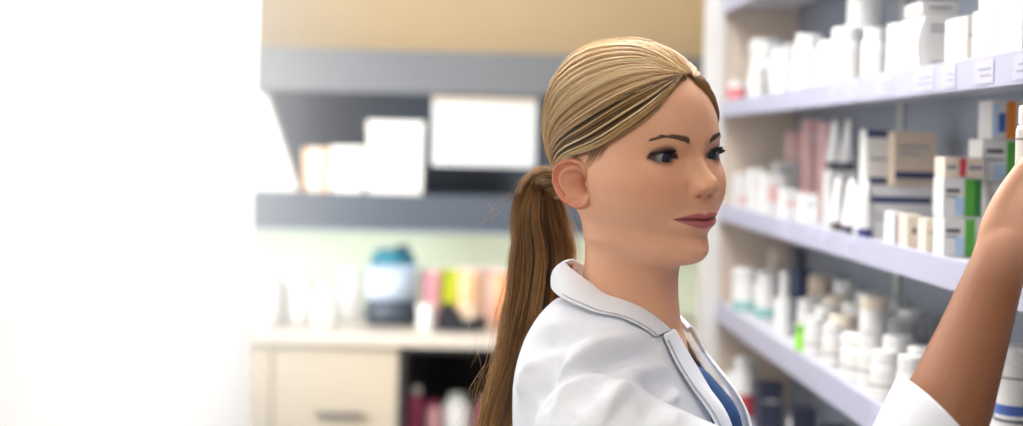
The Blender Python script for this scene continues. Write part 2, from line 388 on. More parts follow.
EPS = .0006
M_box = mat('carton_white', '#e4e4e3', .55, var=.01)
M_boxg = mat('carton_grey', '#d9d8d6', .55, var=.015)
M_boxc = mat('carton_cream', '#e6d8c6', .55, var=.015)
M_boxt = mat('carton_tan', '#cdbba6', .55, var=.02)
M_pink = mat('carton_pink', '#e0b6b3', .55, var=.02)
M_navy = mat('print_navy', '#343c63', .5); M_red = mat('print_red', '#c8434f', .5); M_green = mat('print_green', '#55a63c', .5)
M_dgreen = mat('print_dark_green', '#2f7a3a', .5); M_lblue = mat('print_sky', '#b9d4ee', .5); M_orange = mat('print_orange', '#e28a35', .5)
M_blue = mat('print_blue', '#3f62a8', .5); M_txt = mat('print_text', '#8d9097', .6); M_txtd = mat('print_text_dark', '#55565e', .6)
def carton(u0, u1, xf, z0, h, dep, m, lab, art=(), name='carton', cat='box', group=None, y=None, wide=None, bev=.0015, flap=True):
    """a carton whose near end is seen between columns u0 and u1; art = (part name, side, a0, a1, b0, b1, material) with
    a across and b up the face (0..1); side 'n' the near end, 'f' the front towards the aisle"""
    Y = y if y is not None else Yof(u0, xf, z0 + h / 2)
    x1 = wide + xf if wide else P(u1, VPY, Y).x
    z0 += EPS
    t = tag(empty(name, ((xf + x1) / 2, Y + dep / 2, z0)), lab, cat, group)
    box('body', (xf, Y, z0), (x1, Y + dep, z0 + h), m, t, bev)
    if flap: box('flap', (xf + .002, Y - .0005, z0 + h * .82), (x1 - .002, Y + .001, z0 + h - .002), m, t)
    for nm, side, a0, a1, b0, b1, mm in art:
        if side == 'n': lo, hi = (xf + (x1 - xf) * a0, Y - .0009, z0 + h * b0), (xf + (x1 - xf) * a1, Y + .0005, z0 + h * b1)
        else: lo, hi = (xf - .0006, Y + dep * a0, z0 + h * b0), (xf + .0005, Y + dep * a1, z0 + h * b1)
        box(nm, lo, hi, mm, t)
    return dict(t=t, x0=xf, x1=x1, y=Y, z0=z0, z1=z0 + h, dep=dep)
def bottle(u, x, z, r, h, lab, m=None, capm=None, neck=.75, cap=.2, name='medicine_bottle', cat='bottle', group=None, label=None, bands=(), y=None):
    Y = y if y is not None else Yof(u, x, z + h / 2)
    m = m or M_wp; capm = capm or M_wp
    z += EPS
    hb = h * (1 - cap)
    prof = [(0, 0), (r * .93, 0), (r, r * .08), (r, hb - r * .35), (r * .93, hb - r * .15), (r * neck, hb - .001), (r * neck, hb), (0, hb)]
    t = tag(empty(name, (x, Y, z)), lab, cat, group)
    smooth_angle(mesh_of(lambda bm: lathe(bm, prof, (x, Y, z), 32), 'body', m, t))
    rc = min(r * (neck + .1), r * 1.03)
    def capf(bm):
        lathe(bm, [(0, hb - .0005), (rc, hb - .0005), (rc, h - .002), (rc - .002, h), (0, h)], (x, Y, z), 32)
    smooth_angle(mesh_of(capf, 'cap', capm, t))
    if label:
        b0, b1, mm = label
        lb = smooth_angle(mesh_of(lambda bm: lathe(bm, [(r - .0005, h * b0), (r + .0006, h * b0), (r + .0006, h * b1), (r - .0005, h * b1)], (x, Y, z), 32), 'label', mm, t))
        for c0, c1, cm in bands:
            smooth_angle(mesh_of(lambda bm: lathe(bm, [(r, h * c0), (r + .0010, h * c0), (r + .0010, h * c1), (r, h * c1)], (x, Y, z), 32), 'label_band', cm, lb))
    return dict(t=t, z1=z + h, x=x, y=Y)

# ---------------- top shelf
z = SURF['top']
bottle(737, .668, z, .022, .055, 'small red tub at the far end of the top shelf', mat('tub_red', '#d9737c', .4), M_wp, .9, .3, 'tub', 'tub')
bottle(770, .72, z, .048, .15, 'big white tub at the far end of the top shelf', neck=.95, cap=.22, name='tub', cat='tub', label=(.15, .65, M_paper))
bottle(757, .675, z, .022, .075, 'small white bottle in front of the big white tub on top shelf', label=(.2, .6, M_paper))
bottle(784, .677, z, .030, .105, 'white bottle right of the big white tub on top shelf', label=(.2, .6, M_paper))
bottle(797, .735, z, .034, .125, 'white bottle behind, second row of the top shelf', label=(.2, .6, M_paper))
bottle(809, .679, z, .032, .118, 'white screw cap bottle, third along the front of top shelf', label=(.2, .6, M_boxg))
bottle(822, .745, z, .03, .10, 'short white bottle behind, half hidden on top shelf', label=(.2, .6, M_paper))
bottle(830, .673, z, .026, .092, 'slim white bottle, fourth along the front of top shelf', label=(.2, .6, M_paper))
bottle(846, .677, z, .03, .108, 'white bottle beside the tall white canister on top shelf', label=(.2, .6, M_paper))
b = bottle(866, .722, z, .038, .12, 'wide white canister under another canister on top shelf', neck=.95, cap=.16, name='canister', cat='canister', label=(.15, .7, M_paper))
bottle(866, .722, b['z1'], .035, .12, 'white canister stacked on the wide canister on top shelf', neck=.95, cap=.16, name='canister', cat='canister', y=b['y'])
bottle(874, .666, z, .02, .088, 'narrow white bottle in front of the stacked canisters', label=(.2, .6, M_paper))
def curved(u0, u1, xf, z0, h, dep, m, lab, art=()):
    """a carton with a front that bulges outward"""
    Y = Yof(u0, xf, z0 + h / 2); x1 = P(u1, VPY, Y).x; z0 += EPS
    t = tag(empty('carton', ((xf + x1) / 2, Y + dep / 2, z0)), lab, 'box')
    def f(bm):
        pr = []
        for k in range(11):
            q = k / 10; pr.append((xf + .012 * (2 * q - 1) ** 2 * (1 if q > .5 else .6), z0 + h * q))
        pr += [(x1, z0 + h), (x1, z0)]
        A = [bm.verts.new((p, Y, zz)) for p, zz in pr]; B = [bm.verts.new((p, Y + dep, zz)) for p, zz in pr]
        bm.faces.new(A); bm.faces.new(B[::-1])
        for i in range(len(pr)): bm.faces.new((A[i], A[(i + 1) % len(pr)], B[(i + 1) % len(pr)], B[i]))
    mesh_of(f, 'body', m, t)
    box('end_flap', (xf + .012, Y - .001, z0 + .004), (x1 - .001, Y + .001, z0 + h - .004), M_boxg, t)
    L = [((xf + .02, Y - .0016, z0 + h * q), (xf + (x1 - xf) * e, Y - .0008, z0 + h * (q + .035))) for q, e in ((.8, .8), (.72, .65), (.2, .7))]
    boxes('printed_lines', L, M_txt, t)
    return dict(t=t, x0=xf, x1=x1, y=Y, z0=z0, z1=z0 + h, dep=dep)
g1 = curved(917, 958, .665, z, .092, .115, M_box, 'white carton with bulging front, fourth from the frame edge on top shelf')
carton(895, 915, .662, z, .088, .05, M_box, 'narrow white carton behind the bulging white carton on top shelf', [('printed_lines', 'n', .2, .8, .6, .64, M_txt)])
carton(921, 956, .672, g1['z1'], .02, .09, M_boxg, 'flat grey white carton lying on the bulging carton', [('printed_lines', 'n', .2, .8, .4, .6, M_txt)], y=g1['y'] + .004)
carton(966, 981, .662, z, .07, .09, M_box, 'slim white carton standing right of the bulging carton on top shelf', [('printed_lines', 'n', .2, .8, .6, .64, M_txt)])
c1 = carton(992, 1009, .662, z, .072, .075, M_boxc, 'cream carton with a dark mark on the top shelf', [('front_label', 'f', .03, .97, .03, .97, M_box), ('printed_mark', 'n', .55, .75, .4, .5, M_txtd), ('printed_mark', 'n', .3, .8, .75, .79, M_txt)])
carton(984, 1010, .665, c1['z1'], .022, .06, M_boxc, 'flat cream carton with blue print lying on the cream carton', [('blue_print', 'n', .5, .85, .3, .7, M_blue), ('green_print', 'n', .88, .97, .3, .7, M_green)], y=c1['y'] + .003)
carton(1022, 1050, .662, z, .085, .1, M_box, 'white carton cut by the frame edge on top shelf', [('printed_lines', 'n', .2, .8, .6, .64, M_txt)])

# ---------------- middle shelf
z = SURF['mid']
kw = [(737, .68, .075, .06, 'white carton'), (752, .665, .088, .055, 'white carton'), (768, .664, .082, .05, 'white carton')]
carton(737, 750, .664, z, .085, .07, M_box, 'white carton with pink corner at the far end of middle shelf', [('pink_print', 'n', .1, .9, .1, .35, M_pink)])
carton(752, 767, .668, z, .10, .06, M_box, 'white carton with pale lines, second from the far end of middle shelf', [('printed_lines', 'n', .2, .8, .6, .65, M_pink)])
carton(764, 786, .672, z, .088, .06, M_box, 'white carton with pink square, third from the far end of middle shelf', [('pink_print', 'n', .2, .7, .3, .7, M_pink)])
carton(775, 800, .715, z, .118, .04, M_boxg, 'taller grey white carton behind the far white cartons', [('printed_lines', 'n', .2, .8, .8, .85, M_txt)])
carton(784, 802, .664, z, .062, .06, M_box, 'low white carton with pink stripe before the pink cartons', [('pink_stripe', 'n', .05, .95, .45, .6, M_pink)])
carton(803, 820, .662, z, .058, .05, M_box, 'low white carton beside the dark capped tubes', [('printed_lines', 'n', .2, .8, .6, .68, M_txt)])
carton(790, 806, .755, z, .19, .05, M_pink, 'dusky pink carton farthest of the pink cartons', [('printed_lines', 'n', .2, .8, .7, .73, M_box)])
carton(806, 823, .752, z, .215, .05, M_pink, 'tall dusky pink carton, middle one of the pink cartons', [('printed_lines', 'n', .2, .8, .8, .83, M_box)])
carton(823, 836, .75, z, .205, .045, M_pink, 'dusky pink carton nearest the white tubes', [('printed_lines', 'n', .2, .8, .8, .83, M_box)])
def tube(u, x, z, r, h, lab, capm, y=None):
    """a squeeze tube standing on its cap: round at the cap, flat at the crimped top"""
    Y = y if y is not None else Yof(u, x, z + h / 2)
    z += EPS
    t = tag(empty('ointment_tube', (x, Y, z)), lab, 'tube')
    def f(bm):
        n = 24; rings = []
        for k in range(12):
            q = k / 11; zz = z + h * (.16 + .84 * q)
            a = r * (.8 + .35 * q); b = r * (1 - q) ** .7 * .9 + .0012
            rings.append([bm.verts.new((x + b * math.cos(2 * PI * i / n), Y + a * math.sin(2 * PI * i / n), zz)) for i in range(n)])
        for A, B in zip(rings, rings[1:]):
            for i in range(n): bm.faces.new((A[i], A[(i + 1) % n], B[(i + 1) % n], B[i]))
        bm.faces.new(rings[0][::-1]); bm.faces.new(rings[-1])
    smooth_angle(mesh_of(f, 'body', M_wp, t))
    smooth_angle(mesh_of(lambda bm: lathe(bm, [(0, 0), (r * .72, 0), (r * .78, h * .16), (0, h * .162)], (x, Y, z), 24), 'cap', capm, t))
M_capd = mat('cap_dark', '#3c3d4c', .4); M_capn = mat('cap_navy', '#3a3f75', .4); M_capb = mat('cap_brown', '#5d5148', .4)
tube(838, .675, z, .016, .098, 'white tube on a brown cap, farthest of lower tubes on middle shelf', M_capb)
tube(851, .67, z, .016, .098, 'white tube on a dark cap, middle of the lower tubes', M_capd)
tube(865, .668, z, .017, .10, 'white tube on a navy cap, nearest of the lower tubes', M_capn)
rb = carton(829, 858, .70, z, .108, .055, M_boxg, 'grey white carton hidden behind lower tubes, carrying the upper tubes', [('printed_lines', 'n', .2, .8, .8, .85, M_txt)])
tube(0, .716, rb['z1'], .016, .098, 'white tube standing on the grey white carton, farther one', M_capd, y=rb['y'] + .036)
tube(0, .738, rb['z1'], .0165, .10, 'white tube standing on the grey white carton, nearer one', M_capd, y=rb['y'] + .018)
bb = carton(868, 938, .672, z, .088, .10, M_boxg, 'large pale carton with navy band lying under the tan carton', [('front_label', 'f', .03, .97, .05, .95, M_box), ('navy_band', 'n', .02, .92, .68, .80, M_navy), ('printed_lines', 'n', .1, .6, .45, .48, M_txt), ('printed_lines', 'n', .1, .45, .35, .38, M_txt)])
carton(866, 892, .680, bb['z1'], .095, .045, M_boxg, 'grey white carton with navy edges left of the tan carton', [('navy_band', 'n', .0, 1, .86, 1.0, M_navy), ('navy_band', 'n', .0, 1, .02, .14, M_navy), ('printed_lines', 'n', .15, .85, .45, .5, M_txt), ('front_label', 'f', .03, .97, .05, .95, M_box)], y=bb['y'] + .05, wide=.05)
carton(892, 948, .716, bb['z1'], .093, .09, M_boxt, 'tan carton with navy band standing on large pale carton', [('navy_band', 'n', .04, .96, .14, .27, M_navy), ('printed_lines', 'n', .12, .82, .70, .75, M_txt), ('printed_lines', 'n', .12, .6, .58, .62, M_txt)], y=bb['y'] + .008, wide=.073)
carton(893, 905, .658, z, .052, .05, M_box, 'small white carton with red stripe in the front row', [('red_stripe', 'n', .45, .75, .08, .92, M_red), ('blue_stripe', 'n', .1, .3, .1, .9, M_lblue)])
carton(906, 924, .657, z, .052, .04, M_boxc, 'small cream carton with grey dot in the front row', [('printed_dot', 'n', .4, .65, .45, .62, M_txtd)])
carton(925, 939, .657, z, .05, .035, M_boxc, 'plain small cream carton beside the green carton stack', [('printed_lines', 'n', .2, .8, .6, .64, M_txt)])
gart = [('sky_print', 'n', .30, .54, .06, .5, M_lblue), ('green_panel', 'n', .55, .80, .03, .97, M_green), ('printed_lines', 'n', .08, .42, .62, .72, M_txtd), ('printed_lines', 'n', .08, .36, .5, .55, M_txt)]
k1 = carton(943, 985, .664, z, .0555, .045, M_box, 'green and white carton at the bottom of the front stack', gart)
k2 = carton(943, 985, .663, k1['z1'], .0555, .045, M_box, 'green and white carton with dark green edge, second up in stack', gart + [('dark_panel', 'n', .80, .97, .03, .97, M_dgreen)], y=k1['y'] + .002, wide=k1['x1'] - k1['x0'])
carton(944, 981, .665, k2['z1'], .028, .045, M_boxc, 'low cream carton with red stripe on top of green stack', [('red_stripe', 'n', .38, .54, .04, .96, M_red), ('printed_lines', 'n', .62, .95, .4, .6, M_txt), ('printed_lines', 'n', .06, .3, .4, .6, M_txt)], y=k1['y'] + .004, wide=.056)
s1 = carton(990, 1022, .735, z, .106, .06, M_boxg, 'grey white carton at the bottom of the stack behind the hand', [('printed_lines', 'n', .08, .5, .8, .84, M_txt)], wide=.055)
s2 = carton(0, 0, .722, s1['z1'], .060, .058, M_box, 'white carton with green half, middle of the stack behind the hand', [('green_panel', 'n', .55, .95, .03, .97, M_green), ('printed_lines', 'n', .1, .48, .68, .78, M_txtd), ('printed_lines', 'n', .1, .5, .5, .55, M_txt), ('blue_print', 'n', .28, .53, .08, .42, M_lblue)], y=s1['y'] + .002, wide=.064)
carton(0, 0, .735, s2['z1'], .055, .055, M_boxg, 'blue and orange carton on top of the stack by the raised hand', [('orange_panel', 'n', .42, .70, .02, .98, M_orange), ('blue_print', 'n', .20, .40, .18, .68, M_blue), ('sky_print', 'n', .04, .2, .1, .9, M_lblue), ('printed_dot', 'n', .54, .6, .3, .36, M_txtd)], y=s1['y'] + .004, wide=.05)

# ---------------- lower shelf
z = SURF['low']
carton(772, 788, .752, z, .15, .05, M_boxc, 'cream carton at the back of the lower shelf near its end', [('printed_lines', 'n', .2, .8, .7, .74, M_txt)])
bottle(798, .765, z, .028, .165, 'dark navy bottle at the back of the lower shelf', mat('navy_glass', '#3a4360', .25), M_capd, .5, .25)
bottle(820, .77, z, .03, .12, 'tan capped bottle at the back of the lower shelf', M_boxg, M_boxt, .8, .3)
M_teal = mat('teal_print', '#8cc0bd', .5)
t1 = bottle(748, .683, z, .036, .105, 'white tub with teal base stripe at the far end of lower shelf', neck=.95, cap=.2, name='tub', cat='tub', label=(.05, .25, M_teal))
bottle(768, .70, z, .03, .11, 'white bottle with teal stripe beside the teal striped tub', label=(.05, .25, M_teal))
bottle(784, .677, z, .02, .135, 'white spray bottle with narrow neck on lower shelf', neck=.4, cap=.4, name='spray_bottle')
bottle(803, .664, z, .016, .05, 'small green bottle at the front of the lower shelf', mat('green_plastic', '#8ccf3c', .4), mat('green_cap', '#6db52c', .4), .8, .3)
low = [(808, .705, .023, .088), (826, .70, .025, .092), (843, .69, .027, .095), (860, .672, .026, .085), (836, .742, .026, .105), (856, .74, .028, .11), (876, .73, .029, .115), (873, .684, .024, .09), (886, .668, .024, .08), (898, .695, .026, .10), (899, .745, .03, .11), (912, .672, .023, .09), (925, .70, .028, .10)]
names = ['white bottle beside the green bottle on lower shelf', 'white bottle, second from the green bottle on lower shelf', 'white bottle, third from the green bottle on lower shelf',
         'short white bottle, fourth from the green bottle at the front edge', 'white bottle in back row, farthest of its row on lower shelf', 'white bottle in back row, second of its row',
         'taller white bottle in back row, third of its row', 'white bottle under a stacked bottle in the middle of lower shelf', 'short white bottle at the front edge, before the grey rail',
         'white bottle two places before the forearm on lower shelf', 'white bottle in the back row beside the forearm', 'white bottle at front edge next to the coat cuff', 'white bottle behind the rolled cuff on lower shelf']
cps = [M_wp, M_wp, M_boxc, M_wp, M_boxc, M_wp, M_wp, M_wp, M_wp, M_wp, M_boxg, M_wp, M_wp]
for (u, x, r, h), nm, cp in zip(low, names, cps):
    bt = bottle(u, x, z, r, h, nm, None, cp, .85, .24, label=(.12, .62, M_paper), bands=((.3, .34, M_txt),))
    if 'under a stacked' in nm: bottle(0, x, bt['z1'], .024, .06, 'squat white bottle stacked on another in the middle of lower shelf', None, M_boxc, .9, .3, y=bt['y'])
for (u, x, r, h), nm in zip([(815, .672, .020, .075), (833, .670, .020, .08), (851, .668, .019, .078), (822, .79, .026, .12), (845, .79, .026, .125), (868, .79, .026, .12), (890, .788, .026, .125), (912, .785, .026, .12)],
     ['small white bottle at the front edge just past the green bottle', 'small white bottle, second at the front edge past the green bottle', 'small white bottle, third at the front edge past the green bottle',
      'white bottle against the grey back panel, farthest one', 'white bottle against the back panel, second from the far end', 'white bottle against the back panel, middle one', 'white bottle against the back panel by the grey rail', 'white bottle against the back panel nearest the forearm']):
    bottle(u, x, z, r, h, nm, None, M_wp, .85, .24, label=(.12, .62, M_paper), bands=((.3, .34, M_txt),))
bottle(948, .672, z, .026, .09, 'white bottle hidden behind the forearm on lower shelf', label=(.12, .62, M_paper))
c = carton(972, 996, .70, z, .10, .05, M_boxg, 'grey white carton with lines of print right of the forearm', [('printed_lines', 'n', .1, .9, .66, .70, M_txtd), ('printed_lines', 'n', .1, .8, .52, .56, M_txtd), ('printed_lines', 'n', .1, .9, .40, .43, M_txt)])
tb = bottle(1004, .690, z, .042, .05, 'white lidded tub under the navy banded bottle', neck=.98, cap=.35, name='tub', cat='tub')
bottle(1015, .705, tb['z1'], .026, .10, 'white bottle with navy band standing on a tub by the frame edge', neck=.9, cap=.14, label=(.06, .8, M_paper), bands=((.14, .27, mat('band_blue', '#3d5aa0', .45)), (.05, .09, M_txtd), (.6, .63, M_txt)), y=tb['y'])
bottle(985, .674, z, .026, .036, 'low white jar before the grey white carton on lower shelf', neck=.98, cap=.4, name='jar', cat='jar')
bottle(1036, .68, z, .036, .06, 'white lidded tub nearest the camera on the lower shelf', neck=.98, cap=.35, name='tub', cat='tub', y=1.72)

# ---------------- bottom shelf
z = SURF['floor']
M_bd = mat('carton_slate', '#3d4358', .55)
bottle(744, .676, z, .03, .155, 'white bottle with red label on the bottom shelf', label=(.1, .45, M_red))
carton(758, 790, .69, z, .11, .06, M_bd, 'slate blue carton farthest on the bottom shelf', [('printed_lines', 'n', .2, .8, .6, .66, M_boxg)])
carton(792, 822, .685, z, .12, .06, M_bd, 'slate blue carton in the middle of the bottom shelf', [('front_label', 'f', .2, .8, .2, .8, M_boxg)])
carton(824, 860, .69, z, .13, .06, M_bd, 'slate blue carton nearest on the bottom shelf', [('printed_lines', 'n', .2, .8, .6, .66, M_boxg)])
bottle(712, .672, z, .024, .10, 'pale bottle at the far end of the bottom shelf', label=(.1, .45, M_paper), y=3.78)
# ------------------------------------------------------------------ the woman: head
def pchip(x, y, q):
    x = np.asarray(x, float); y = np.asarray(y, float); q = np.asarray(q, float)
    h = np.diff(x); d = np.diff(y) / h; m = np.zeros_like(y)
    for i in range(1, len(x) - 1):
        if d[i - 1] * d[i] > 0:
            w1, w2 = 2 * h[i] + h[i - 1], h[i] + 2 * h[i - 1]
            m[i] = (w1 + w2) / (w1 / d[i - 1] + w2 / d[i])
    m[0], m[-1] = d[0], d[-1]
    i = np.clip(np.searchsorted(x, q) - 1, 0, len(x) - 2); t = (q - x[i]) / h[i]
    return (2 * t**3 - 3 * t**2 + 1) * y[i] + (t**3 - 2 * t**2 + t) * h[i] * m[i] + (-2 * t**3 + 3 * t**2) * y[i + 1] + (t**3 - t**2) * h[i] * m[i + 1]
def sstep(e0, e1, x):
    t = np.clip((x - e0) / (e1 - e0), 0, 1); return t * t * (3 - 2 * t)
def gau(x, s): return np.exp(-.5 * (x / s) ** 2)
def smax(a, b, k): return .5 * (a + b + np.sqrt((a - b) ** 2 + k * k))

# rows down the head (mm; r her right, f forward, z up, origin between the ears at eye level):
#        zf    ff    zs    w     fc    zb    fb     n
ROWS = [(116,  -10,  116,  .01, -12,  116,  -14,  2.0),
        (114.5,   16,  114.5,  22,  -12,  114.5,  -40,  2.0),
        (107,   42,  107,  41,  -10,  107,  -62,  2.05),
        ( 92,   63,   92,  56,  -8,    92,  -80,  2.1),
        ( 76,   78,   76,  66,  -5,    76,  -91,  2.15),
        ( 58,   88,   58,  71,  -2,    58,  -97,  2.25),
        ( 38,   93,   38,  73,   0,    38,  -99,  2.35),
        ( 18,   95,   18,  73,   5,    18,  -97,  2.35),
        (  0,   91,    0,  73,  10,     2,  -91,  2.5),
        (-20,   91,  -18,  73.5,  13,   -14,  -83,  2.7),
        (-44,   94,  -38,  71,  11,   -32,  -73,  2.45),
        (-64,   94,  -52,  66,   8,   -46,  -66,  2.05),
        (-80,   89,  -62,  61,   6,   -56,  -62,  1.75),
        (-93,   91,  -73,  58,   4,   -66,  -60,  1.68),
        (-103,  86,  -81,  56,   2,   -74,  -60,  1.66),
        (-108,  72,  -87,  53,   0,   -81,  -60,  1.75),
        (-110,  54,  -95,  50,  -4,   -90,  -61,  1.9),
        (-118,  42, -106,  49,  -8,  -102,  -62,  2.0),
        (-145,  38, -134,  50, -12,  -125,  -66,  2.0),
        (-178,  40, -166,  53, -14,  -148,  -72,  2.0),
        (-200,  46, -188,  58, -14,  -166,  -78,  2.0),
        (-216,  44, -204,  62, -14,  -182,  -78,  2.0),
        (-232,  20, -222,  40, -14,  -205,  -50,  2.0)]
ROWS = np.array(ROWS)
_k = np.arange(len(ROWS))
# more rows where the face needs them
dens = np.interp(np.linspace(0, 22, 2000), [0, 3, 4.5, 5, 14.5, 16, 22], [10, 10, 14, 26, 26, 18, 9]); cum = np.cumsum(dens); cum = (cum - cum[0]) / (cum[-1] - cum[0])
NR = 330
TT = np.interp(np.linspace(0, 1, NR), cum, np.linspace(0, 22, 2000))
ac = np.linspace(-1, 1, 401)[:-1]
AA = PI * (ac * .62 + .38 * ac ** 3)
NC = len(AA)
RT = [pchip(_k, ROWS[:, j], TT) for j in range(8)]
EX, EF, EZ, ER = 34.3, 70.5, 3.0, 12.2      # eyeballs: lateral, forward, up, radius
def eye_shape(rx, z):
    """how far (mm) inside the lid opening; rx runs from the nose (-) to the temple (+)"""
    x = rx
    tilt = .055 * x
    s = np.clip((x + 13.5) / 33.0, 0, 1)
    up = 6.3 * (np.clip(4 * s * (1 - s), 0, 1)) ** .72 * (1 - .3 * (s - .45))
    lo = -3.8 * (np.clip(4 * s * (1 - s), 0, 1)) ** .85 * (1 + .3 * (s - .5))
    zz = z - tilt - EZ
    d = np.minimum(up - zz, zz - lo)
    d = np.where((x < -13.5) | (x > 19.5), -np.maximum(np.abs(x - 3) - 16.5, .3), d)
    return d, up + tilt + EZ, lo + tilt + EZ
def face_features(r, f, z, front):
    """displace the plain head; front = how much the surface looks forward (0..1)"""
    ar = np.abs(r); F = f.copy(); R = r.copy()
    # forehead, brows, temples
    F += front * 1.6 * gau(z - 20, 7) * gau(ar - 26, 15)
    F -= front * 1.0 * gau(z - 14, 8) * gau(ar, 9)
    # eye sockets
    F -= front * 8.0 * gau(z - 4, 10.5) * gau(ar - 30, 14.5)
    F -= front * 3.5 * gau(z - 2, 8) * gau(ar - 15, 6)
    # cheeks
    F += front * 4.2 * gau(z + 26, 13) * gau(ar - 38, 15)
    R += np.sign(r) * 2.0 * gau(z + 16, 14) * gau(f - 45, 22)
    F -= front * 2.2 * gau(z + 62, 14) * gau(ar - 40, 11)
    # nose
    zn = np.array([28, 18, 10, 3, -4, -11, -16.5, -20.5, -24.5, -29, -33.5, -38, -44])
    hn = np.array([0., 1.2, 3.8, 6.4, 9.8, 14.2, 18.8, 22.6, 23.6, 20.6, 12.5, 3.5, 0.])
    wn = np.array([9., 8.5, 7.4, 6.6, 6.6, 6.8, 7.4, 8.0, 8.2, 8.0, 7.8, 7.5, 7.5])
    zq = np.clip(z, -44, 28)
    o = np.argsort(zn); H = pchip(zn[o], hn[o], zq); W = pchip(zn[o], wn[o], zq)
    prof = np.exp(-np.abs(ar / (W * 1.25)) ** 2.1)
    F += front * H * prof
    F += front * 7.6 * np.exp(-((ar - 12.0) / 4.4) ** 2 - ((z + 30.0) / 5.4) ** 2)
    F += front * 3.0 * gau(z + 24, 9) * gau(ar - 14, 6)
    F -= front * 3.6 * np.exp(-((ar - 19.5) / 3.4) ** 2 - ((z + 30) / 7.5) ** 2)       # crease beside the wing
    F -= front * 7.5 * np.exp(-((ar - 7.0) / 3.4) ** 2 - ((z + 35.4) / 1.9) ** 2)      # nostrils
    # philtrum and mouth
    F -= front * .9 * gau(ar, 2.4) * gau(z + 47, 4); F += front * .6 * gau(ar - 4.5, 2) * gau(z + 47, 4)
    F += front * 2.2 * gau(z + 58, 12) * np.exp(-(ar / 26) ** 2.6)
    zc = MZ(ar)
    mw = np.clip(1 - (ar / 31) ** 2.2, 0, 1)
    F += front * 2.8 * mw ** .6 * gau(z - (zc + 3.6), 2.7)
    F += front * 3.8 * mw ** .8 * gau(z - (zc - 5.0), 3.5)
    F -= front * 3.6 * np.clip(1 - (ar / 32.0) ** 4, 0, 1) * gau(z - zc, 1.15)
    F -= front * 2.4 * gau(ar - 32.5, 3.4) * gau(z - MZ(31.0 + 0 * ar), 4)               # corners
    F -= front * 3.2 * gau(z + 79, 5.0) * gau(ar, 17)                                   # under the lower lip
    F += front * 3.6 * gau(z + 93, 8.5) * gau(ar, 13)                                   # chin
    R -= np.sign(r) * 11.0 * np.exp(-((f + 8.0) / 8.5) ** 4 - ((z + 22.0) / 11.0) ** 4) * (ar > 40)   # hollow of the ear
    # lids round the eyeballs
    rx = ar - EX
    q = 13.55 ** 2 - rx ** 2 - (z - EZ) ** 2
    sph = EF + np.sqrt(np.clip(q, 0, None))
    F2 = smax(F, np.where(q > 0, sph, -50), 2.2)
    F = np.where((front > .05) & (np.abs(rx) < 30) & (np.abs(z) < 25), F * (1 - sstep(0, .3, front)) + F2 * sstep(0, .3, front), F)
    d, up, lo = eye_shape(rx, z)
    F -= front * .9 * gau(z - (up + 3.4), 1.0) * sstep(16, 9, np.abs(rx))               # lid crease
    F += front * .8 * gau(z - (up + .9), .9) * sstep(17, 13, np.abs(rx))
    F += front * .5 * gau(z - (lo - .8), .8) * sstep(17, 13, np.abs(rx))
    F -= front * sstep(-.1, .75, d) * (np.abs(rx) < 20) * (1.2 + 8.0 * sstep(12.3, 10.0, np.abs(rx)))
    return R, F
def MZ(ar):                                  # height of the line of the mouth, a faint smile
    return -60.5 + 1.2 * np.clip(np.asarray(ar) / 28.0, 0, 1.2) ** 2 - .9 * gau(np.asarray(ar), 6)
# pose
HYAW = math.radians(-141.0)           # local +y forward turns to the right and a little towards the lens
HEAD_O = P(635, 161, 1.60)
HM = Matrix.Translation(HEAD_O) @ Matrix.Rotation(HYAW, 4, 'Z') @ Matrix.Rotation(math.radians(2.0), 4, 'X') @ Matrix.Rotation(math.radians(2.6), 4, 'Y')
HMn = np.array(HM)
def h2w(A):
    A = np.asarray(A, float) * .001
    return A @ HMn[:3, :3].T + HMn[:3, 3]
def head_base(a, t):
    """plain head surface, in mm, at angle a (0 = front, + = her right) and row parameter t"""
    zf, ff, zs, w_, fc, zb, fb, n = [pchip(_k, ROWS[:, j], t) for j in range(8)]
    return head_eval(a, zf, ff, zs, w_, fc, zb, fb, n)
def head_eval(a, zf, ff, zs, w_, fc, zb, fb, n):
    c, s = np.cos(a), np.sin(a)
    nb = 2.0 + 0 * n
    e = 2.0 / np.where(c > 0, n, nb)
    cc = np.sign(c) * np.abs(c) ** e; ss = np.sign(s) * np.abs(s) ** e
    f = np.where(c > 0, fc + (ff - fc) * cc, fc + (fc - fb) * cc)
    r = w_ * ss
    g = np.where(c > 0, np.abs(cc) ** 1.25, np.abs(cc) ** 1.5)
    z = np.where(c > 0, zs + (zf - zs) * g, zs + (zb - zs) * g)
    return r, f, z
T2, A2 = np.meshgrid(TT, AA, indexing='ij')
args = [x[:, None] + 0 * A2 for x in RT]
hr, hf, hz = head_eval(A2, *args)
# how much each point looks forward
front = sstep(25, 62, hf) * sstep(-112, -98, hz) * sstep(80, 60, hz)
dR = np.gradient(hr, axis=1); dF = np.gradient(hf, axis=1)
fw = np.abs(dR) / (np.hypot(dR, dF) + 1e-9)
front = front * sstep(.12, .5, fw)
hr2, hf2 = face_features(hr, hf, hz, front)
head_pts = np.stack([hr2, hf2, hz], -1)
# neck tendon and the hollow above the collar bones
def grid_faces(nr, nc, wrap=True, off=0):
    F = []
    for i in range(nr - 1):
        for j in range(nc if wrap else nc - 1):
            j2 = (j + 1) % nc
            F.append((off + i * nc + j, off + i * nc + j2, off + (i + 1) * nc + j2, off + (i + 1) * nc + j))
    return F
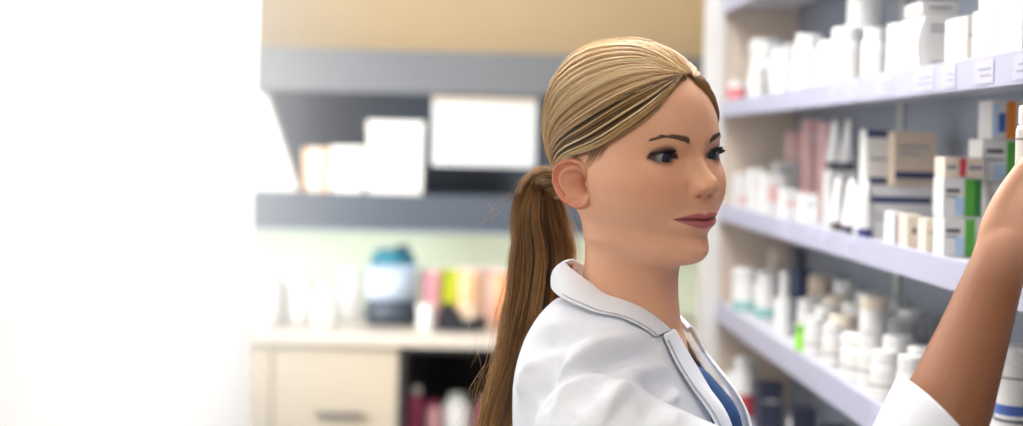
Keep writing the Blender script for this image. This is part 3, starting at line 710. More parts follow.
# colours that belong to the skin
def skin_colour(r, f, z, frontw):
    base = np.array(srgb('#daa685')); V = np.tile(base, (len(r), 1)); ar = np.abs(r)
    def tint(hexc, amt):
        nonlocal V
        amt = np.clip(amt, 0, 1)[:, None]; V = V * (1 - amt) + np.array(srgb(hexc)) * amt
    tint('#d08a6c', .45 * gau(z + 24, 14) * gau(ar - 46, 16) * (f > 30))
    tint('#d89076', .35 * gau(z + 33, 8) * gau(ar, 12) * (f > 90))
    zc = MZ(ar)
    hw = np.clip(1 - (ar / 31) ** 2, 0, 1) ** .8
    upl = zc + 7.6 * hw - 1.6 * gau(ar, 2.6); lol = zc - 8.8 * hw
    lip = sstep(-.5, .9, np.minimum(upl - z, z - lol)) * (ar < 31) * (f > 50)
    tint('#a8545c', .92 * lip)
    tint('#6b2f35', .75 * lip * gau(z - zc, .9))
    rx = ar - EX; d, up, lo = eye_shape(rx, z)
    near = (np.abs(rx) < 22) & (np.abs(z - EZ) < 16) & (f > 40)
    tint('#3a2a30', .97 * near * gau(z - up - .4, 1.8) * sstep(21, 18, np.abs(rx)) * sstep(-15.5, -12.5, rx))
    tint('#5b4040', .9 * near * gau(z - lo + .3, 1.0) * sstep(18, 14, np.abs(rx)) * sstep(-12, 0, rx))
    tint('#7a5248', .6 * near * gau(z - up - 2.6, 2.4) * sstep(-14, 6, rx) * sstep(22, 12, rx)); tint('#8a6252', .4 * near * gau(z - lo + 2.0, 1.8) * sstep(-10, 6, rx) * sstep(22, 12, rx)); tint('#4a3034', .85 * sstep(-.2, .5, d) * sstep(10.5, 12, np.abs(rx)) * near); tint('#3a2a30', .7 * near * sstep(22, 19, rx) * gau(rx - 17, 3.0) * gau(z - EZ - 1.2, 1.5) * (f > 30))
    return np.c_[V, np.ones(len(r))]
fl = head_pts.reshape(-1, 3)
col_head = skin_colour(fl[:, 0], fl[:, 1], fl[:, 2], front.reshape(-1))
head_w = h2w(fl)
head_f = grid_faces(NR, NC)
head_f.append(tuple(range(NC)))

# ---- ear (her right, and its mirror)
def make_ear(side):
    nr_, nc_ = 34, 72
    rho = np.linspace(0, 1, nr_); th = np.linspace(0, 2 * PI, nc_, endpoint=False)
    Rh, Th = np.meshgrid(rho, th, indexing='ij')
    ps, qs = np.cos(Th), np.sin(Th)                     # p towards the back, q up
    hx = 17.2 + 3.0 * sstep(-.8, .8, qs) - 1.0 * sstep(.2, -.2, ps); hy = np.where(qs > 0, 26, 28.5)
    p = Rh * hx * ps * (1 - .18 * np.clip(-qs, 0, 1) ** 2); q = Rh * hy * qs
    p += .12 * q * 0 + 2.2 * np.clip(q / 28, -1, 1)
    out = 8 + 17 * sstep(-14, 19, p)                   # the back edge stands off the head
    rimw = np.where((ps < -.25) & (qs < .35), .15, 1.0)
    rimw = np.where(qs < -.75, .35, rimw)
    out += 4.2 * gau(Rh - .90, .075) * rimw
    out -= 2.6 * gau(Rh - .74, .07) * sstep(-.7, .1, ps + .6 * qs) * (qs > -.6)
    out += 2.6 * gau(Rh - .57, .08) * sstep(-.4, .3, ps + .2 * qs) * (qs > -.75)
    out -= 19.0 * np.exp(-((p + 3.0) / 6.8) ** 2 - ((q + 3.0) / 8.5) ** 2)
    out -= 4.0 * np.exp(-((p + 1.0) / 6.5) ** 2 - ((q - 9.0) / 4.0) ** 2)
    out += 5.0 * np.exp(-((p + 11.5) / 3.2) ** 2 - ((q + 3.5) / 4.6) ** 2)
    out += 3.2 * np.exp(-((p - 3.0) / 4.0) ** 2 - ((q + 14.5) / 3.2) ** 2)
    out += 1.2 * np.exp(-((p + 1) / 8) ** 2 - ((q + 25) / 7) ** 2)
    out = out - 3.5 * sstep(.93, 1.0, Rh)
    back = 8 + 17 * sstep(-14, 19, p) - 5 - 8 * (1 - Rh) - 6.0 * sstep(1.0, .2, Rh)
    e = np.radians(12.0)
    def place(o_):
        pp = p * math.cos(e) - q * math.sin(e) * -1 * .0; qq = q
        # lean: the top of the ear tips back
        p2 = pp * math.cos(.16) + qq * math.sin(.16); q2 = -pp * math.sin(.16) + qq * math.cos(.16)
        return np.stack([side * (64.5 + o_), -11.5 - p2, -20.0 + q2], -1)
    A = place(out).reshape(-1, 3); B = place(back).reshape(-1, 3)
    V = np.vstack([A, B]); N = nr_ * nc_
    F = grid_faces(nr_, nc_); F += [tuple(N + i for i in reversed(f)) for f in grid_faces(nr_, nc_)]
    e0 = (nr_ - 1) * nc_
    for j in range(nc_): F.append((e0 + j, e0 + (j + 1) % nc_, N + e0 + (j + 1) % nc_, N + e0 + j))
    if side < 0: F = [tuple(reversed(f)) for f in F]
    c = np.tile(np.array([*srgb('#d69a7c'), 1.0]), (len(V), 1))
    red = np.clip(.75 * np.r_[(sstep(.6, .95, Rh) * sstep(-8, -1, p)).reshape(-1), (sstep(-8, -1, p)).reshape(-1)], 0, 1)[:, None]
    c = c * (1 - red) + np.array([*srgb('#cf7d66'), 1.0]) * red
    return V, F, c
# ------------------------------------------------------------------ the woman: tubes, hand, body
def frames(pts):
    pts = np.asarray(pts, float); T = np.gradient(pts, axis=0); T /= np.linalg.norm(T, axis=1)[:, None]
    ref = np.array([0, 0, 1.0]) if abs(T[0][2]) < .9 else np.array([0, 1.0, 0])
    U = np.cross(T[0], ref); U /= np.linalg.norm(U); Us = []
    for t in T:
        U = U - t * np.dot(U, t); U /= np.linalg.norm(U); Us.append(U.copy())
    Us = np.array(Us); return T, Us, np.cross(T, Us)
def spline(pts, n):
    """smooth curve through points (any dimension)"""
    pts = np.asarray(pts, float)
    d = np.r_[0, np.cumsum(np.linalg.norm(np.diff(pts[:, :3], axis=0), axis=1))]
    q = np.linspace(0, d[-1], n)
    m = np.gradient(pts, d, axis=0)
    i = np.clip(np.searchsorted(d, q) - 1, 0, len(d) - 2); h = (d[i + 1] - d[i])[:, None]; t = ((q - d[i])[:, None]) / h
    return (2 * t**3 - 3 * t**2 + 1) * pts[i] + (t**3 - 2 * t**2 + t) * h * m[i] + (-2 * t**3 + 3 * t**2) * pts[i + 1] + (t**3 - t**2) * h * m[i + 1]
def tube_vf(pts, rad, n=24, squash=1.0, caps=True, flat_dir=None):
    """closed tube through pts; squash < 1 flattens it along flat_dir"""
    pts = np.asarray(pts, float); rad = np.asarray(rad, float); T, U, W = frames(pts)
    if flat_dir is not None:
        fd = np.asarray(flat_dir, float); W = fd[None] - T * (T @ fd)[:, None]; W /= np.linalg.norm(W, axis=1)[:, None]; U = np.cross(W, T)
    ph = np.linspace(0, 2 * PI, n, endpoint=False)
    sq = np.broadcast_to(np.asarray(squash, float), (len(pts),))
    P_, R_ = [pts], [rad]
    if caps:   # rounded ends
        ks = [.95, .75, .45, .0]
        P0 = [pts[0] - T[0] * rad[0] * k for k in ks[:3]]; P1 = [pts[-1] + T[-1] * rad[-1] * k for k in ks[:3][::-1]]
        pts = np.vstack([P0, pts, P1]); T = np.vstack([[T[0]] * 3, T, [T[-1]] * 3]); U = np.vstack([[U[0]] * 3, U, [U[-1]] * 3]); W = np.vstack([[W[0]] * 3, W, [W[-1]] * 3])
        cr = [math.sqrt(1 - k * k) for k in ks[:3]]
        rad = np.r_[[rad[0] * k for k in cr], rad, [rad[-1] * k for k in cr[::-1]]]; sq = np.r_[[sq[0]] * 3, sq, [sq[-1]] * 3]
    V = pts[:, None] + rad[:, None, None] * (np.cos(ph)[None, :, None] * U[:, None] + (sq[:, None] * np.sin(ph)[None, :])[..., None] * W[:, None])
    V = V.reshape(-1, 3); F = grid_faces(len(pts), n)
    F.append(tuple(range(n))[::-1]); F.append(tuple((len(pts) - 1) * n + k for k in range(n)))
    return V, F
def merge(parts):
    V, F, o = [], [], 0
    for v, f in parts:
        V.append(np.asarray(v)); F += [tuple(i + o for i in q) for q in f]; o += len(v)
    return np.vstack(V), F
def remesh(V, F, voxel, iters=6, factor=.5):
    """one closed surface round everything in V, F"""
    me = bpy.data.meshes.new('tmp'); me.from_pydata([tuple(v) for v in V.tolist()], [], F); me.update()
    bm = bmesh.new(); bm.from_mesh(me); bmesh.ops.recalc_face_normals(bm, faces=bm.faces); bm.to_mesh(me); bm.free()
    o = bpy.data.objects.new('tmp', me); COL.objects.link(o)
    md = o.modifiers.new('r', 'REMESH'); md.mode = 'VOXEL'; md.voxel_size = voxel; md.adaptivity = 0
    if iters:
        sm = o.modifiers.new('s', 'SMOOTH'); sm.iterations = iters; sm.factor = factor
    dg = bpy.context.evaluated_depsgraph_get(); ev = o.evaluated_get(dg); m2 = ev.to_mesh()
    n = len(m2.vertices); co = np.empty(n * 3); m2.vertices.foreach_get('co', co); co = co.reshape(-1, 3)
    Fs = [tuple(p.vertices) for p in m2.polygons]
    ev.to_mesh_clear(); bpy.data.objects.remove(o); bpy.data.meshes.remove(me)
    return co, Fs
def vnormals(V, F):
    N = np.zeros_like(V)
    Q = np.array([f for f in F if len(f) == 4])
    n = np.cross(V[Q[:, 2]] - V[Q[:, 0]], V[Q[:, 3]] - V[Q[:, 1]])
    for k in range(4): np.add.at(N, Q[:, k], n)
    L = np.linalg.norm(N, axis=1); return N / np.where(L > 0, L, 1)[:, None]
def relax(V, F, it=1, w=.5, mask=None):
    Q = np.array([f for f in F if len(f) == 4]); E = np.unique(np.sort(np.vstack([Q[:, [0, 1]], Q[:, [1, 2]], Q[:, [2, 3]], Q[:, [3, 0]]]), axis=1), axis=0)
    for _ in range(it):
        S = np.zeros_like(V); C = np.zeros(len(V))
        np.add.at(S, E[:, 0], V[E[:, 1]]); np.add.at(S, E[:, 1], V[E[:, 0]]); np.add.at(C, E[:, 0], 1); np.add.at(C, E[:, 1], 1)
        A = S / np.maximum(C, 1)[:, None]; ww = w if mask is None else (w * mask)[:, None]
        V = V + (A - V) * ww
    return V
def unit(v): v = np.asarray(v, float); return v / np.linalg.norm(v)
# --- body frame
PHI = math.radians(70)
BF = np.array([math.sin(PHI), -math.cos(PHI), 0]); BR = np.array([-math.cos(PHI), -math.sin(PHI), 0]); BU = np.array([0, 0, 1.0])
NB = np.array(P(622, 300, 1.635)); NB[2] = 1.40
def bp(r, f, z): return NB + BR * r + BF * f + BU * (z - 1.40 - .22 * max(0, -r - .01) * min(1, max(0, (z - 1.0) / .3)))
SHR = bp(.148, .016, 1.296); SHL = bp(-.135, -.005, 1.31)
ELB = np.array(P(884, 548, 1.39)); WRI = np.array(P(1004, 250, 1.50))
def forearm_axis(n=14): return spline([ELB, ELB * .62 + WRI * .38 + np.array([.004, 0, -.004]), WRI], n)
# --- right hand, reaching for the white bottle on the front edge of the shelf
def hand(W, d, nrm, curl, side=1, thumb=(.5, .6), sc=1.0, spread=1.0):
    """W wrist, d along the palm, nrm out of the back of the hand, side the sign of the thumb's side"""
    d = unit(d); nrm = unit(np.asarray(nrm) - d * np.dot(nrm, d)); s = np.cross(d, nrm) * side   # towards the thumb
    def L(a, b, c): return np.asarray(W) + sc * (d * a + s * b + nrm * c)
    parts = []
    # palm: a fan of flattened bars from the wrist to the knuckles
    kn = [(.088, .027, .004), (.092, .008, .006), (.086, -.011, .004), (.077, -.028, .0)]
    for a, b, c in kn:
        parts.append(tube_vf(spline([L(-.012, b * .28, 0), L(.03, b * .85, .001), L(a * .8, b, c - .003), L(a, b, c - .002)], 8), np.array([.0150, .0165, .016, .0145, .0135, .0128, .012, .0112]) * sc, 14, .82, True, nrm))
    parts.append(tube_vf(spline([L(.0, .0, -.003), L(.04, .0, -.003), L(.078, .0, -.004)], 6), np.array([.0235, .030, .034, .036, .037, .035]) * sc, 18, .52, True, nrm))
    parts.append(tube_vf(spline([L(.012, .014, -.010), L(.035, .021, -.016), L(.055, .022, -.018)], 6), np.array([.013, .014, .014, .013, .012, .010]) * sc, 14, .9, True, nrm))
    tips = []
    lens = [(.040, .025, .021), (.045, .028, .022), (.041, .026, .021), (.032, .020, .019)]
    for k, ((a, b, c), ln) in enumerate(zip(kn, lens)):
        p = L(a, b, c - .003); ang = 0; pts = [p]; sp = (b / .027) * .10 * spread
        for j, l in enumerate(ln):
            ang += curl[k][j]
            v = d * math.cos(ang) - nrm * math.sin(ang) + s * sp * (1 if j == 0 else .4)
            v = unit(v); p = p + v * l * sc; pts.append(p)
        r0 = (.0098, .0100, .0096, .0085)[k] * sc
        c_ = spline(pts, 13)
        parts.append(tube_vf(c_, np.interp(np.linspace(0, 1, 13), [0, .25, .45, .55, .78, 1], [1.08, .98, 1.0, .95, .9, .74]) * r0, 14, .96))
        tips.append(pts)
    t0 = L(.034, .020, -.018); ta, tb = thumb
    v1 = unit(d * math.cos(ta) + s * math.sin(ta) - nrm * tb); v2 = unit(d * math.cos(ta * .5) + s * math.sin(ta * .5) * .6 - nrm * (tb * 1.4))
    tp = [t0, t0 + v1 * .040 * sc, t0 + v1 * .040 * sc + v2 * .030 * sc, t0 + v1 * .040 * sc + v2 * .056 * sc]
    parts.append(tube_vf(spline(tp, 12), np.interp(np.linspace(0, 1, 12), [0, .3, .55, .65, 1], [.0150, .0125, .0115, .0112, .0085]) * sc, 14, .92))
    return parts, tips, tp
FA = forearm_axis(16)
fad = unit(FA[-1] - FA[-4])
HD = unit(np.array([.60, .26, .75]))            # the palm bends on towards the shelf
HN = unit(np.array([-.35, -.93, .05]))
hparts, htips, hthumb = hand(WRI, HD, HN, [(1.05, .85, .5), (1.1, .9, .5), (1.15, .9, .5), (1.2, .9, .5)], side=-1, thumb=(.0, 1.3))
arm_r = np.interp(np.linspace(0, 1, 16), [0, .2, .45, .75, .93, 1], [.042, .046, .0425, .0325, .0275, .0275])
up_axis = spline([SHR, SHR * .5 + ELB * .5 + np.array([.0, 0, -.012]), ELB], 14)
arm_parts = [tube_vf(np.vstack([up_axis[:-1], FA]), np.r_[np.linspace(.046, .042, 13), arm_r], 28, np.r_[np.ones(13), np.interp(np.linspace(0, 1, 16), [0, .5, .8, 1], [1, .95, .80, .74])], True, HN)]
ha, hfc = merge(arm_parts + hparts)
arm_V, arm_F = remesh(ha, hfc, .0014, 8, .5)
arm_V = relax(arm_V, arm_F, 60, .6, mask=gau(np.linalg.norm(arm_V - (WRI + HD * .012), axis=1), .022))
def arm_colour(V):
    c0 = np.array([*srgb('#936040'), 1.0]); c1 = np.array([*srgb('#cf9c80'), 1.0]); q = sstep(-.05, .03, (V - WRI) @ fad)[:, None]; c = c0 * (1 - q) + c1 * q  # shade on the forearm is put into its skin colour, paler at the hand
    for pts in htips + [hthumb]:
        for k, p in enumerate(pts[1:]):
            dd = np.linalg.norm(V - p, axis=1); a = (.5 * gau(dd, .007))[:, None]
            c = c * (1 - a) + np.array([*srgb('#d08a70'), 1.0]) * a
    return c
# left arm hangs at her side
ELL = bp(-.225, -.03, 1.07); WRL = bp(-.215, .06, .84)
lh, _, _ = hand(WRL, [0.02, 0, -1], np.array(-BR) * 1.0, [(.25, .35, .2), (.3, .4, .25), (.35, .45, .3), (.4, .5, .3)], side=1, thumb=(.35, .4))
lax = spline([SHL, ELL, WRL], 26)
la, lf = merge([tube_vf(lax, np.interp(np.linspace(0, 1, 26), [0, .5, .6, 1], [.058, .045, .045, .027]), 22)] + lh)
larm_V, larm_F = remesh(la, lf, .0028, 5, .5)
# torso, hips and legs (under the clothes)
def loft(rows, n=56, N=60):
    """rows: z, half width, front, back, shift sideways; closed"""
    rows = np.array(rows, float); q = np.linspace(0, len(rows) - 1, N); kk = np.arange(len(rows))
    C = [pchip(kk, rows[:, j], q) for j in range(rows.shape[1])]
    ph = np.linspace(0, 2 * PI, n, endpoint=False); V = []
    for i in range(N):
        z, w_, ff, fb, sh = [c[i] for c in C]
        cr, sr = np.cos(ph), np.sin(ph); e = 2 / 2.35
        r = w_ * np.sign(sr) * np.abs(sr) ** e + sh; f = np.where(cr > 0, ff, fb) * np.abs(cr) ** e * np.where(cr > 0, 1, 1)
        V.append(np.stack([bp(a, b, z) for a, b in zip(r, f)]))
    V = np.vstack(V); F = grid_faces(N, n); F.append(tuple(range(n))[::-1]); F.append(tuple((N - 1) * n + k for k in range(n)))
    return V, F
torso_rows = [(1.405, .045, .030, -.065, 0), (1.385, .075, .05, -.06, 0), (1.355, .120, .070, -.072, 0), (1.31, .140, .080, -.078, 0), (1.25, .140, .096, -.08, 0), (1.18, .140, .106, -.08, 0), (1.08, .132, .10, -.085, 0), (1.0, .125, .098, -.085, 0), (.92, .155, .105, -.11, 0), (.84, .172, .105, -.12, 0), (.78, .165, .09, -.10, 0)]
tV, tF = loft(torso_rows)
legs = []
for s in (1, -1):
    legs.append(tube_vf(spline([bp(s * .09, 0, .84), bp(s * .095, .01, .48), bp(s * .10, -.01, .09)], 20), np.interp(np.linspace(0, 1, 20), [0, .45, .55, .7, 1], [.085, .058, .055, .05, .036]), 20))
    legs.append(tube_vf(spline([bp(s * .10, -.05, .055), bp(s * .10, .02, .05), bp(s * .105, .14, .035)], 10), np.linspace(.035, .03, 10), 16))
bV, bF = remesh(*merge([(tV, tF)] + legs), .006, 4, .5)
eR = make_ear(1); eL = make_ear(-1)
nh = len(head_w)
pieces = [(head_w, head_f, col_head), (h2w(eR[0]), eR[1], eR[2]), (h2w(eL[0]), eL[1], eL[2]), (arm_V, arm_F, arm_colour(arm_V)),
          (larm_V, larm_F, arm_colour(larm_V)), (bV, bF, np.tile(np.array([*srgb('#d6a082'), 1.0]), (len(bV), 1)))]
BV, BFc = merge([(a, b) for a, b, c in pieces]); BC = np.vstack([c for a, b, c in pieces])
woman = tag(empty('person', (float(NB[0]), float(NB[1]), 0)), 'woman with long blonde ponytail in white lab coat reaching to the middle shelf', 'person')
M_skin = mat('skin', '#d9a17f', .46, var=.02, scale=60, sss=.12, attr='skin_tone', spec=.4)
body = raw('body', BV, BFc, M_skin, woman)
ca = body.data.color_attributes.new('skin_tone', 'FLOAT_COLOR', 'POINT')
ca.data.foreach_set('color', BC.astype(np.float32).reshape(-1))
# --- eyes
def eyeball(side):
    c = np.array([side * EX, EF, EZ])
    gaze = unit(np.array([.05, 1.0, -.05]))
    ref = unit(np.cross(gaze, [0, 0, 1])); up = np.cross(ref, gaze)
    n, m = 40, 44; V = []; cols = []
    for i in range(m):
        th = PI * (i / (m - 1)) ** 1.35
        for k in range(n):
            ph = 2 * PI * k / n
            dd = gaze * math.cos(th) + math.sin(th) * (ref * math.cos(ph) + up * math.sin(ph))
            rr = ER + .55 * math.exp(-(th / .38) ** 2)
            V.append(c + dd * rr); a = th * ER
            if a < 3.2: cc = srgb('#0a0a0e')
            elif a < 6.9: cc = tuple(np.array(srgb('#13213f')) * (.75 + .35 * math.sin(k * 2.3) ** 2))
            elif a < 7.7: cc = srgb('#161b28')
            else: cc = tuple(np.array(srgb('#7f7c84')) * (1 if a < 12 else .9))
            cols.append((*cc, 1))
    F = grid_faces(m, n)
    o = raw('eyeball', h2w(np.array(V)), F, mat('eye', '#ffffff', .12, var=.01, attr='eye_tone', coat=.15), woman)
    a = o.data.color_attributes.new('eye_tone', 'FLOAT_COLOR', 'POINT'); a.data.foreach_set('color', np.array(cols, np.float32).reshape(-1))
    tag(o, 'dark blue eye')
    return o
eyeball(1); eyeball(-1)
# --- brows and lashes, as fine hairs on the surface of the face
def face_point(r, z):
    """front surface of the finished face at lateral r, height z (mm)"""
    i = np.argmin((head_pts[..., 0] - r) ** 2 + (head_pts[..., 2] - z) ** 2 + np.where(head_pts[..., 1] > 40, 0, 1e6))
    return head_pts.reshape(-1, 3)[i].copy()
def hairs(paths, radii, cols=None, n=3):
    """many thin tapering hairs -> V, F, per-vertex colour"""
    V, F, C, o = [], [], [], 0
    for i, (p, r) in enumerate(zip(paths, radii)):
        p = np.asarray(p, float); T = np.gradient(p, axis=0); T /= np.linalg.norm(T, axis=1)[:, None] + 1e-12
        ref = np.array([.3, .2, .93]); U = np.cross(T, ref); U /= np.linalg.norm(U, axis=1)[:, None] + 1e-9; W = np.cross(T, U)
        rad = r if np.ndim(r) else np.full(len(p), r)
        ph = np.arange(n) * 2 * PI / n
        v = p[:, None] + rad[:, None, None] * (np.cos(ph)[None, :, None] * U[:, None] + np.sin(ph)[None, :, None] * W[:, None])
        V.append(v.reshape(-1, 3))
        m = len(p); a = np.arange(m - 1)[:, None] * n + np.arange(n)[None]; b = np.arange(m - 1)[:, None] * n + (np.arange(n)[None] + 1) % n
        F.append((o + np.stack([a, b, b + n, a + n], -1)).reshape(-1, 4)); o += m * n
        if cols is not None: C.append(np.tile(np.r_[cols[i], 1.0], (m * n, 1)) if np.ndim(cols[i]) == 1 else np.repeat(np.c_[cols[i], np.ones(m)], n, axis=0))
    return np.vstack(V), np.vstack(F), (np.vstack(C) if cols is not None else None)
def quick_mesh(name, V, F, m, parent, C=None, attr=None):
    me = bpy.data.meshes.new(name); nv, nf = len(V), len(F)
    me.vertices.add(nv); me.vertices.foreach_set('co', np.asarray(V, np.float32).reshape(-1))
    me.loops.add(nf * 4); me.loops.foreach_set('vertex_index', np.asarray(F, np.int32).reshape(-1))
    me.polygons.add(nf); me.polygons.foreach_set('loop_start', np.arange(0, nf * 4, 4, dtype=np.int32))
    me.update(calc_edges=True)
    o = link(name, me, m, parent, True)
    if C is not None:
        a = me.color_attributes.new(attr, 'FLOAT_COLOR', 'POINT'); a.data.foreach_set('color', C.astype(np.float32).reshape(-1))
    return o
M_brow = mat('brow_brown', '#6d5040', .6, var=.05); M_lash = mat('lash_dark', '#1d1719', .5, var=.02)
for side, nm in ((1, 'eyebrow'), (-1, 'eyebrow')):
    paths, rad = [], []
    for k in range(330):
        s = RNG.random(); x = 14.5 + 36 * s
        zc = 18.5 + 6.8 * np.sin(min(1, s / .75) * PI / 2) - 5.5 * max(0, s - .7) ** 1.2 * 2.2; hw = 2.6 * (1 - .72 * s) * (1 if s > .04 else .7)
        z0 = zc + RNG.uniform(-hw, hw); ang = .75 - 1.0 * s + RNG.normal(0, .12); ln = 5.5 * (1 - .3 * s)
        q = []
        for j in range(4):
            u = j / 3; pt = face_point(side * (x + ln * u * math.cos(ang)), z0 + ln * u * math.sin(ang)); pt[1] += .25 + .5 * u; q.append(pt)
        paths.append(h2w(np.array(q))); rad.append(np.array([.0003, .00034, .00028, .00012]))
    V, F, _ = hairs(paths, rad); quick_mesh(nm, V, F, M_brow, woman)
for side in (1, -1):
    paths, rad = [], []
    for k in range(110):
        x = -11.5 + 30 * k / 109; d, up, lo = eye_shape(np.array(x), np.array(0.0))
        p0 = np.array([side * (EX + x), 0, float(up)]); q = 13.4 ** 2 - x * x - (p0[2] - EZ) ** 2; p0[1] = EF + math.sqrt(max(q, 4)) - .2
        sw = x / 15; ln = 5.0 + 1.6 * sw; dirv = unit([side * (.15 + .7 * sw), 1.0, .12])
        paths.append(h2w(np.array([p0 + dirv * ln * u + np.array([0, 0, 2.6 * u * u]) for u in (0, .35, .7, 1)]))); rad.append(np.array([.00042, .00036, .00022, .00006]))
    V, F, _ = hairs(paths, rad); quick_mesh('eyelashes', V, F, M_lash, woman)
# ------------------------------------------------------------------ the lab coat
M_coat = mat('coat_white', '#e9edf6', .75, var=.008, scale=300, bump=.06)
M_seam = mat('coat_seam', '#b9bcc6', .8)
M_top = mat('blue_top', '#22487c', .7, var=.06, scale=90, bump=.1)
# blue top under the coat
top_rows = [(1.352, .09, .074, -.060, 0), (1.342, .120, .086, -.075, 0), (1.31, .143, .089, -.083, 0), (1.25, .145, .104, -.085, 0), (1.18, .145, .114, -.085, 0), (1.08, .140, .108, -.09, 0), (1.0, .132, .105, -.09, 0), (.95, .15, .108, -.10, 0)]
V, F = loft(top_rows, 90, 60)
rl = V - NB; rr_, rf_ = rl @ BR, rl @ BF
V = V + np.outer((rf_ > .03) * .036 * np.exp(-((rr_ + .042) / .036) ** 2) * sstep(1.352, 1.29, V[:, 2]), BF); raw('blouse', V, F, M_top, woman)
# trousers and shoes
leg = []
for s in (1, -1): leg.append(tube_vf(spline([bp(s * .085, 0, .86), bp(s * .098, .01, .48), bp(s * .102, -.012, .07)], 20), np.interp(np.linspace(0, 1, 20), [0, .5, 1], [.105, .082, .068]), 24, caps=False))
leg.append(loft([(.99, .14, .112, -.10, 0), (.92, .170, .118, -.125, 0), (.84, .186, .118, -.135, 0), (.78, .18, .10, -.12, 0)], 40, 16))
V, F = merge(leg); V, F = remesh(V, F, .008, 4); raw('trousers', V, F, mat('trouser_navy', '#2b3147', .8, var=.05), woman)
for s in (1, -1):
    V, F = merge([tube_vf(np.array([bp(s * .102, -.065, .04), bp(s * .102, -.02, .045), bp(s * .104, .05, .042), bp(s * .106, .12, .034), bp(s * .106, .155, .03)]), np.array([.04, .045, .045, .043, .034]), 20, .85, True, [0, 0, 1]),
                  tube_vf(np.array([bp(s * .102, -.02, .05), bp(s * .102, -.02, .10)]), np.array([.045, .05]), 20)])
    V, F = remesh(V, F, .005, 3); V[:, 2] = np.maximum(V[:, 2], .001); raw('shoe', V, F, mat('shoe_white', '#e9e9ea', .5), woman)
# the coat body and both sleeves as one cloth
coat_rows = [(1.428, .055, .030, -.050, 0), (1.412, .084, .048, -.074, 0), (1.394, .108, .064, -.090, 0), (1.366, .138, .078, -.101, 0), (1.33, .160, .097, -.105, 0), (1.27, .166, .119, -.103, 0), (1.20, .164, .130, -.100, 0), (1.10, .168, .132, -.112, 0),
             (1.0, .168, .128, -.112, 0), (.92, .188, .138, -.135, 0), (.84, .206, .142, -.152, 0), (.72, .214, .146, -.156, 0), (.58, .222, .15, -.16, 0)]
cv = [loft(coat_rows, 64, 80)]
cuffp = FA[8]
n_ = unit(cuffp - ELB)
sl = spline([SHR + BR * -.05 + BU * .005, SHR, SHR * .5 + ELB * .5 + np.array([0, 0, -.012]), ELB + np.array([.004, 0, -.006]), ELB * .45 + cuffp * .55, cuffp], 30)
cv.append(tube_vf(sl, np.interp(np.linspace(0, 1, 30), [0, .12, .3, .55, .68, .85, 1], [.056, .064, .060, .056, .058, .055, .053]), 30, caps=True))
sl2 = spline([SHL + BR * .05, SHL, SHL * .5 + ELL * .5 + BR * -.01, ELL + BF * -.005, ELL * .3 + WRL * .7], 30)
cv.append(tube_vf(sl2, np.interp(np.linspace(0, 1, 30), [0, .12, .3, .6, 1], [.074, .082, .074, .064, .05]), 30))
V, F = merge(cv); cV, cF = remesh(V, F, .005, 12, .5)
# folds: ridges (+) and hollows (-) along lines on the near side of the cloth, as (X, height) in metres on the coat
def XZ(u, v, Y): p = P(u, v, Y); return (p.x, p.z)
def seg_dist(X, Z, pl):
    best = np.full(len(X), 9.0); along = np.zeros(len(X)); sg = np.ones(len(X)); tot = 0
    L = [math.hypot(b[0] - a[0], b[1] - a[1]) for a, b in zip(pl, pl[1:])]; T = sum(L)
    for (a, b), l in zip(zip(pl, pl[1:]), L):
        t = np.clip(((X - a[0]) * (b[0] - a[0]) + (Z - a[1]) * (b[1] - a[1])) / (l * l), 0, 1)
        d = np.hypot(X - a[0] - t * (b[0] - a[0]), Z - a[1] - t * (b[1] - a[1]))
        m = d < best; sg[m] = np.sign((b[0] - a[0]) * (Z - a[1]) - (b[1] - a[1]) * (X - a[0]))[m]; best[m] = d[m]; along[m] = (tot + t[m] * l) / T; tot += l
    return best, along, sg
FOLDS = [  # line in columns/rows at the depth of the near shoulder, height (mm), width (mm)
    ([(532, 352), (575, 334), (625, 326), (668, 334)], 5.0, 9), ([(540, 368), (580, 352), (630, 342), (672, 352)], -4.5, 8),
    ([(556, 415), (578, 385), (612, 362), (650, 356), (690, 372)], 6.5, 9), ([(576, 420), (596, 392), (630, 374), (664, 372), (690, 388)], -5.5, 8),
    ([(600, 424), (618, 402), (650, 388), (690, 392), (720, 404)], 5.5, 8), ([(530, 385), (548, 360), (570, 345)], -4, 8),
    ([(524, 420), (530, 390), (546, 372)], 4, 9), ([(545, 425), (556, 398), (576, 372)], -5, 8), ([(566, 322), (600, 316), (640, 320)], -2.5, 9), ([(640, 424), (660, 408), (700, 402)], -4, 8),
    ([(668, 426), (690, 412), (740, 410), (776, 424)], 4, 9), ([(545, 330), (552, 312), (566, 300)], 2, 9)]
N = vnormals(cV, cF); rl = cV - NB; wgt = sstep(-.05, -.5, N[:, 1]) * (cV[:, 2] > 1.12) * (1 - sstep(.11, .085, rl @ BR) * sstep(.03, .06, rl @ BF)) * (1 - sstep(1.375, 1.405, cV[:, 2]))
cV0 = cV.copy()
dsp = np.zeros(len(cV))
for ln, h, wd in FOLDS:
    pl = [XZ(u, v, 1.42) for u, v in ln]
    # a straight line between the places is too stiff for cloth
    pl = [tuple(q) for q in spline(np.c_[np.array(pl), np.zeros(len(pl))], 14)[:, :2]]
    d, al, sg = seg_dist(cV[:, 0], cV[:, 1] * 0 + cV[:, 2], pl)
    dsp += h * .0026 * gau(d, wd * .001 * np.where(sg > 0, 1.0, .42)) * np.clip(np.sin(PI * np.clip(al, .04, .96)) * 1.6, 0, 1) * (d < .05)
from mathutils import noise as mn
low = np.array([mn.fractal(Vector((x * 9, y * 9, z * 7)), 1.0, 2.0, 3) for x, y, z in cV])
cV = cV + N * (dsp * wgt + low * .0035 * (.3 + .7 * (1 - sstep(.11, .085, rl @ BR) * sstep(.03, .06, rl @ BF))))[:, None]
